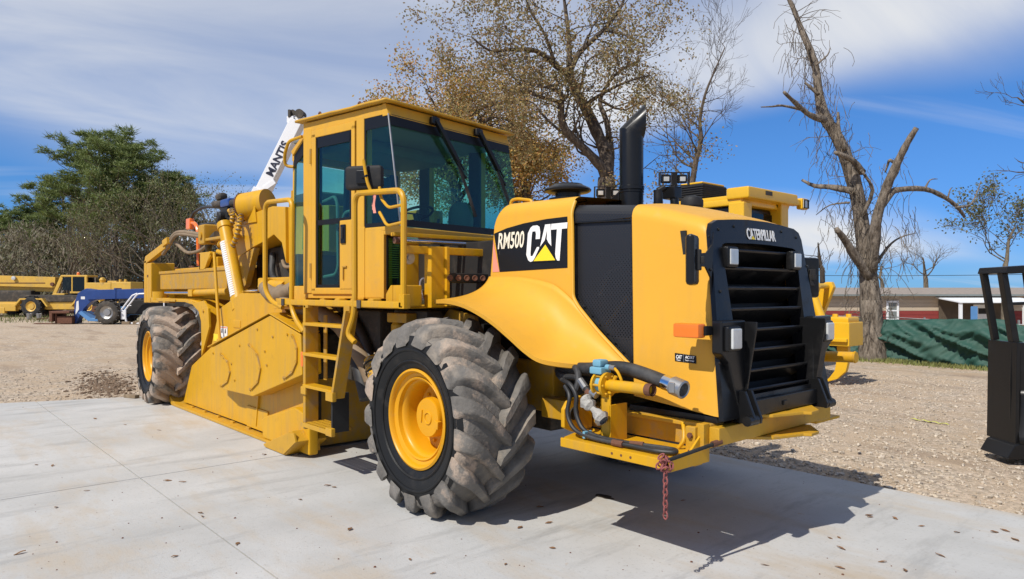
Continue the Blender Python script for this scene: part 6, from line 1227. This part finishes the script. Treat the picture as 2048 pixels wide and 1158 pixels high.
pine(57, 68, 76, 425, 3.0, 'far pine peeping over the brush behind the mobile crane', .4)
# ---- leafless trees of the wood edge
wl = ['leafless grey tree behind the mobile crane boom', 'pale leafless tree behind the mobile crane cab', 'crooked leafless tree behind the telehandler boom', 'leafless tree with olive twigs above the orange flag', 'leafless grey tree at the wood edge behind the orange flag', 'forked leafless tree behind the mobile crane counterweight', 'leafless tree behind the loader front end', 'leafless thicket tree behind the front tank', 'leafless tree beside the round-topped pine', 'low spreading leafless tree under the tallest pine']
for k, (px, D, top, olive) in enumerate([(95, 54, 440, 1), (150, 52, 450, 0), (215, 50, 430, 1), (300, 52, 400, 1), (345, 50, 395, 1), (255, 56, 440, 1), (20, 56, 470, 0), (385, 52, 420, 1), (405, 58, 400, 1), (180, 57, 420, 0)]):
    t = Tree(60+k); base = gz(vp(px, 640, D)); H = 1.62+(583-top)/1420*D-base.z
    for j in range(3): t.grow(base+Vector((t.r.gauss(0, .3), t.r.gauss(0, .3), 0)), (t.r.gauss(0, .22), t.r.gauss(0, .22), 1), H*.5, .13, 4, .62, .08, 2, .15, .009)
    if olive: t.leaves(6, .14, .35)
    t.build('bare_tree', wl[k], base, 'twig_grey', 'leaf_green' if olive else None, 'leafless trees of the wood edge')
# ---- the wood behind, one mass
r = random.Random(77); mb = MB()
for _ in range(120000):
    D = r.uniform(60, 84); R = r.uniform(-1.0, .12)*D*.86; p = place(R, D); top = 6.0+2.6*noise.noise(Vector((R*.14, D*.1, 0)))+1.6*noise.noise(Vector((R*.5, D*.3, 3))); z = r.random()**1.3*max(1.2, top+.8)
    v = Vector((r.gauss(0, .6), r.gauss(0, .6), r.gauss(.5, .8))).normalized(); s_ = v.orthogonal().normalized()*r.uniform(.03, .09); ln = r.uniform(.25, .8); q = Vector((p.x, p.y, z-.1))
    mb.add([tuple(q-s_), tuple(q+s_), tuple(q+v*ln)], [(0, 1, 2)])
o = mb.build('woodland', 'leaf_brush', smooth=False); tag(o, 'brown and olive winter brush of the wood behind the parked machines', kind='stuff')
# ================================================================== small things on the slab
lf = MB().grid([[(lerp(-.05, .05, i/4), w2*(1-abs(i-2)/2.05)**.7*.022, .008+.012*abs(w2)+.006*math.sin(i*1.3)) for w2 in (-1, 0, 1)] for i in range(5)])
r = random.Random(9); proto = lf.build('fallen_leaf', 'leaf_fallen'); spots = [(x, y) for x, y in [(1.2, -1.9), (2.0, -1.2), (2.5, -.6)]]
def pt(px, py): k = 1420*1.62/(py-583); return place((px-1024)/1420*k, k)
spots = [pt(*q) for q in [(1040, 1056), (1080, 1015), (1105, 1097), (1530, 1131), (1680, 1137), (1678, 1076), (1740, 1035), (1738, 1031), (1790, 1038), (1843, 1053), (1880, 1112), (1810, 1142), (1765, 1125), (1660, 1077), (1682, 1098), (1914, 1066), (2010, 1062), (2030, 1080), (1989, 1065), (866, 1148), (40, 1108), (335, 962), (365, 965), (105, 932), (72, 930), (400, 1027), (404, 1034), (475, 1088), (600, 1000), (655, 972), (668, 975), (820, 1120), (700, 1060), (250, 850), (190, 838), (318, 861)]]
for k in range(10):
    spots.append(pt(r.uniform(100, 1900), r.uniform(880, 1150)))
for k, p in enumerate(spots):
    o = proto if k == 0 else proto.copy()
    if k: col.objects.link(o)
    o.location = (p.x, p.y, .003); s_ = r.uniform(.35, .75); o.scale = (s_, s_*r.uniform(.7, 1.3), s_*r.uniform(.3, .7)); o.rotation_euler = (r.gauss(0, .12), r.gauss(0, .12), r.random()*6.28); tag(o, 'small dry brown leaf lying on the concrete', 'leaf', 'fallen leaves on the slab')
mb = MB()
for k in range(130):
    p = pt(r.uniform(-50, 2000), 800+350*r.random()**.8)
    if p.y > 1.8: continue
    s_ = .003+.007*r.random()**3; mb.lathe([(0, 0), (s_, 0), (s_*.7, s_*.6), (0, s_*.8)], (p.x, p.y, .001), (0, 0, 1), 5)
tag(mb.build('grit', 'rust', ang=20), 'scattered dark crumbs of dirt on the concrete', kind='stuff')
mb = MB()
for k in range(40): p = (-2.5+r.gauss(0, .12), -1.2+r.gauss(0, .05)); s_ = .008+.03*r.random()**2; mb.lathe([(0, 0), (s_, 0), (s_*.7, s_*.5), (0, s_*.7)], (p[0], p[1], .001), (0, 0, 1), 6)
tag(mb.build('dirt_crumbs', 'hose_tan', ang=20), 'clods of tan dirt fallen by the skid shoe tip', kind='stuff')

# soil thrown up beside the front tyre, an oil spot and a strip of marking tape
mat('soil', (.20, .135, .085), .95, var=.3, vscale=20)
def reg_s(r): p = pt(215+r.gauss(0, 28), 765+r.gauss(0, 11)); return p.x, p.y
stones('soil_clods', 1500, reg_s, .008, .045, 12, 'soil', 'loose brown soil clods on the dirt by the cab-end tyre')
ol = []
for k in range(28): a = k*2*math.pi/28; p = pt(1207, 993); q = .07*(1+.5*noise.noise(Vector((math.cos(a)*1.6, math.sin(a)*1.6, 4)))); ol.append((p.x+q*1.2*math.cos(a), p.y+q*.7*math.sin(a), .003))
mat('oil', (.07, .052, .038), .6, var=.3); ob_ = MB().add(ol, [tuple(range(28))]).build('oil_stain', 'oil', pad, smooth=False)
p0, p1_ = pt(1822, 831), pt(1898, 842); mat('tape', (.62, .62, .10), .6, var=.1)
rows = [[tuple(Vector((lerp(p0.x, p1_.x, k/12), lerp(p0.y, p1_.y, k/12), ground_z(lerp(p0.x, p1_.x, k/12), lerp(p0.y, p1_.y, k/12))+.02+.008*math.sin(k*1.9)))+Vector((0, o_, 0))) for o_ in (-.02, .02)] for k in range(13)]
tag(MB().grid(rows).build('marking_tape', 'tape', solid=.002), 'faded yellow strip of marking tape lying on the gravel', 'tape')
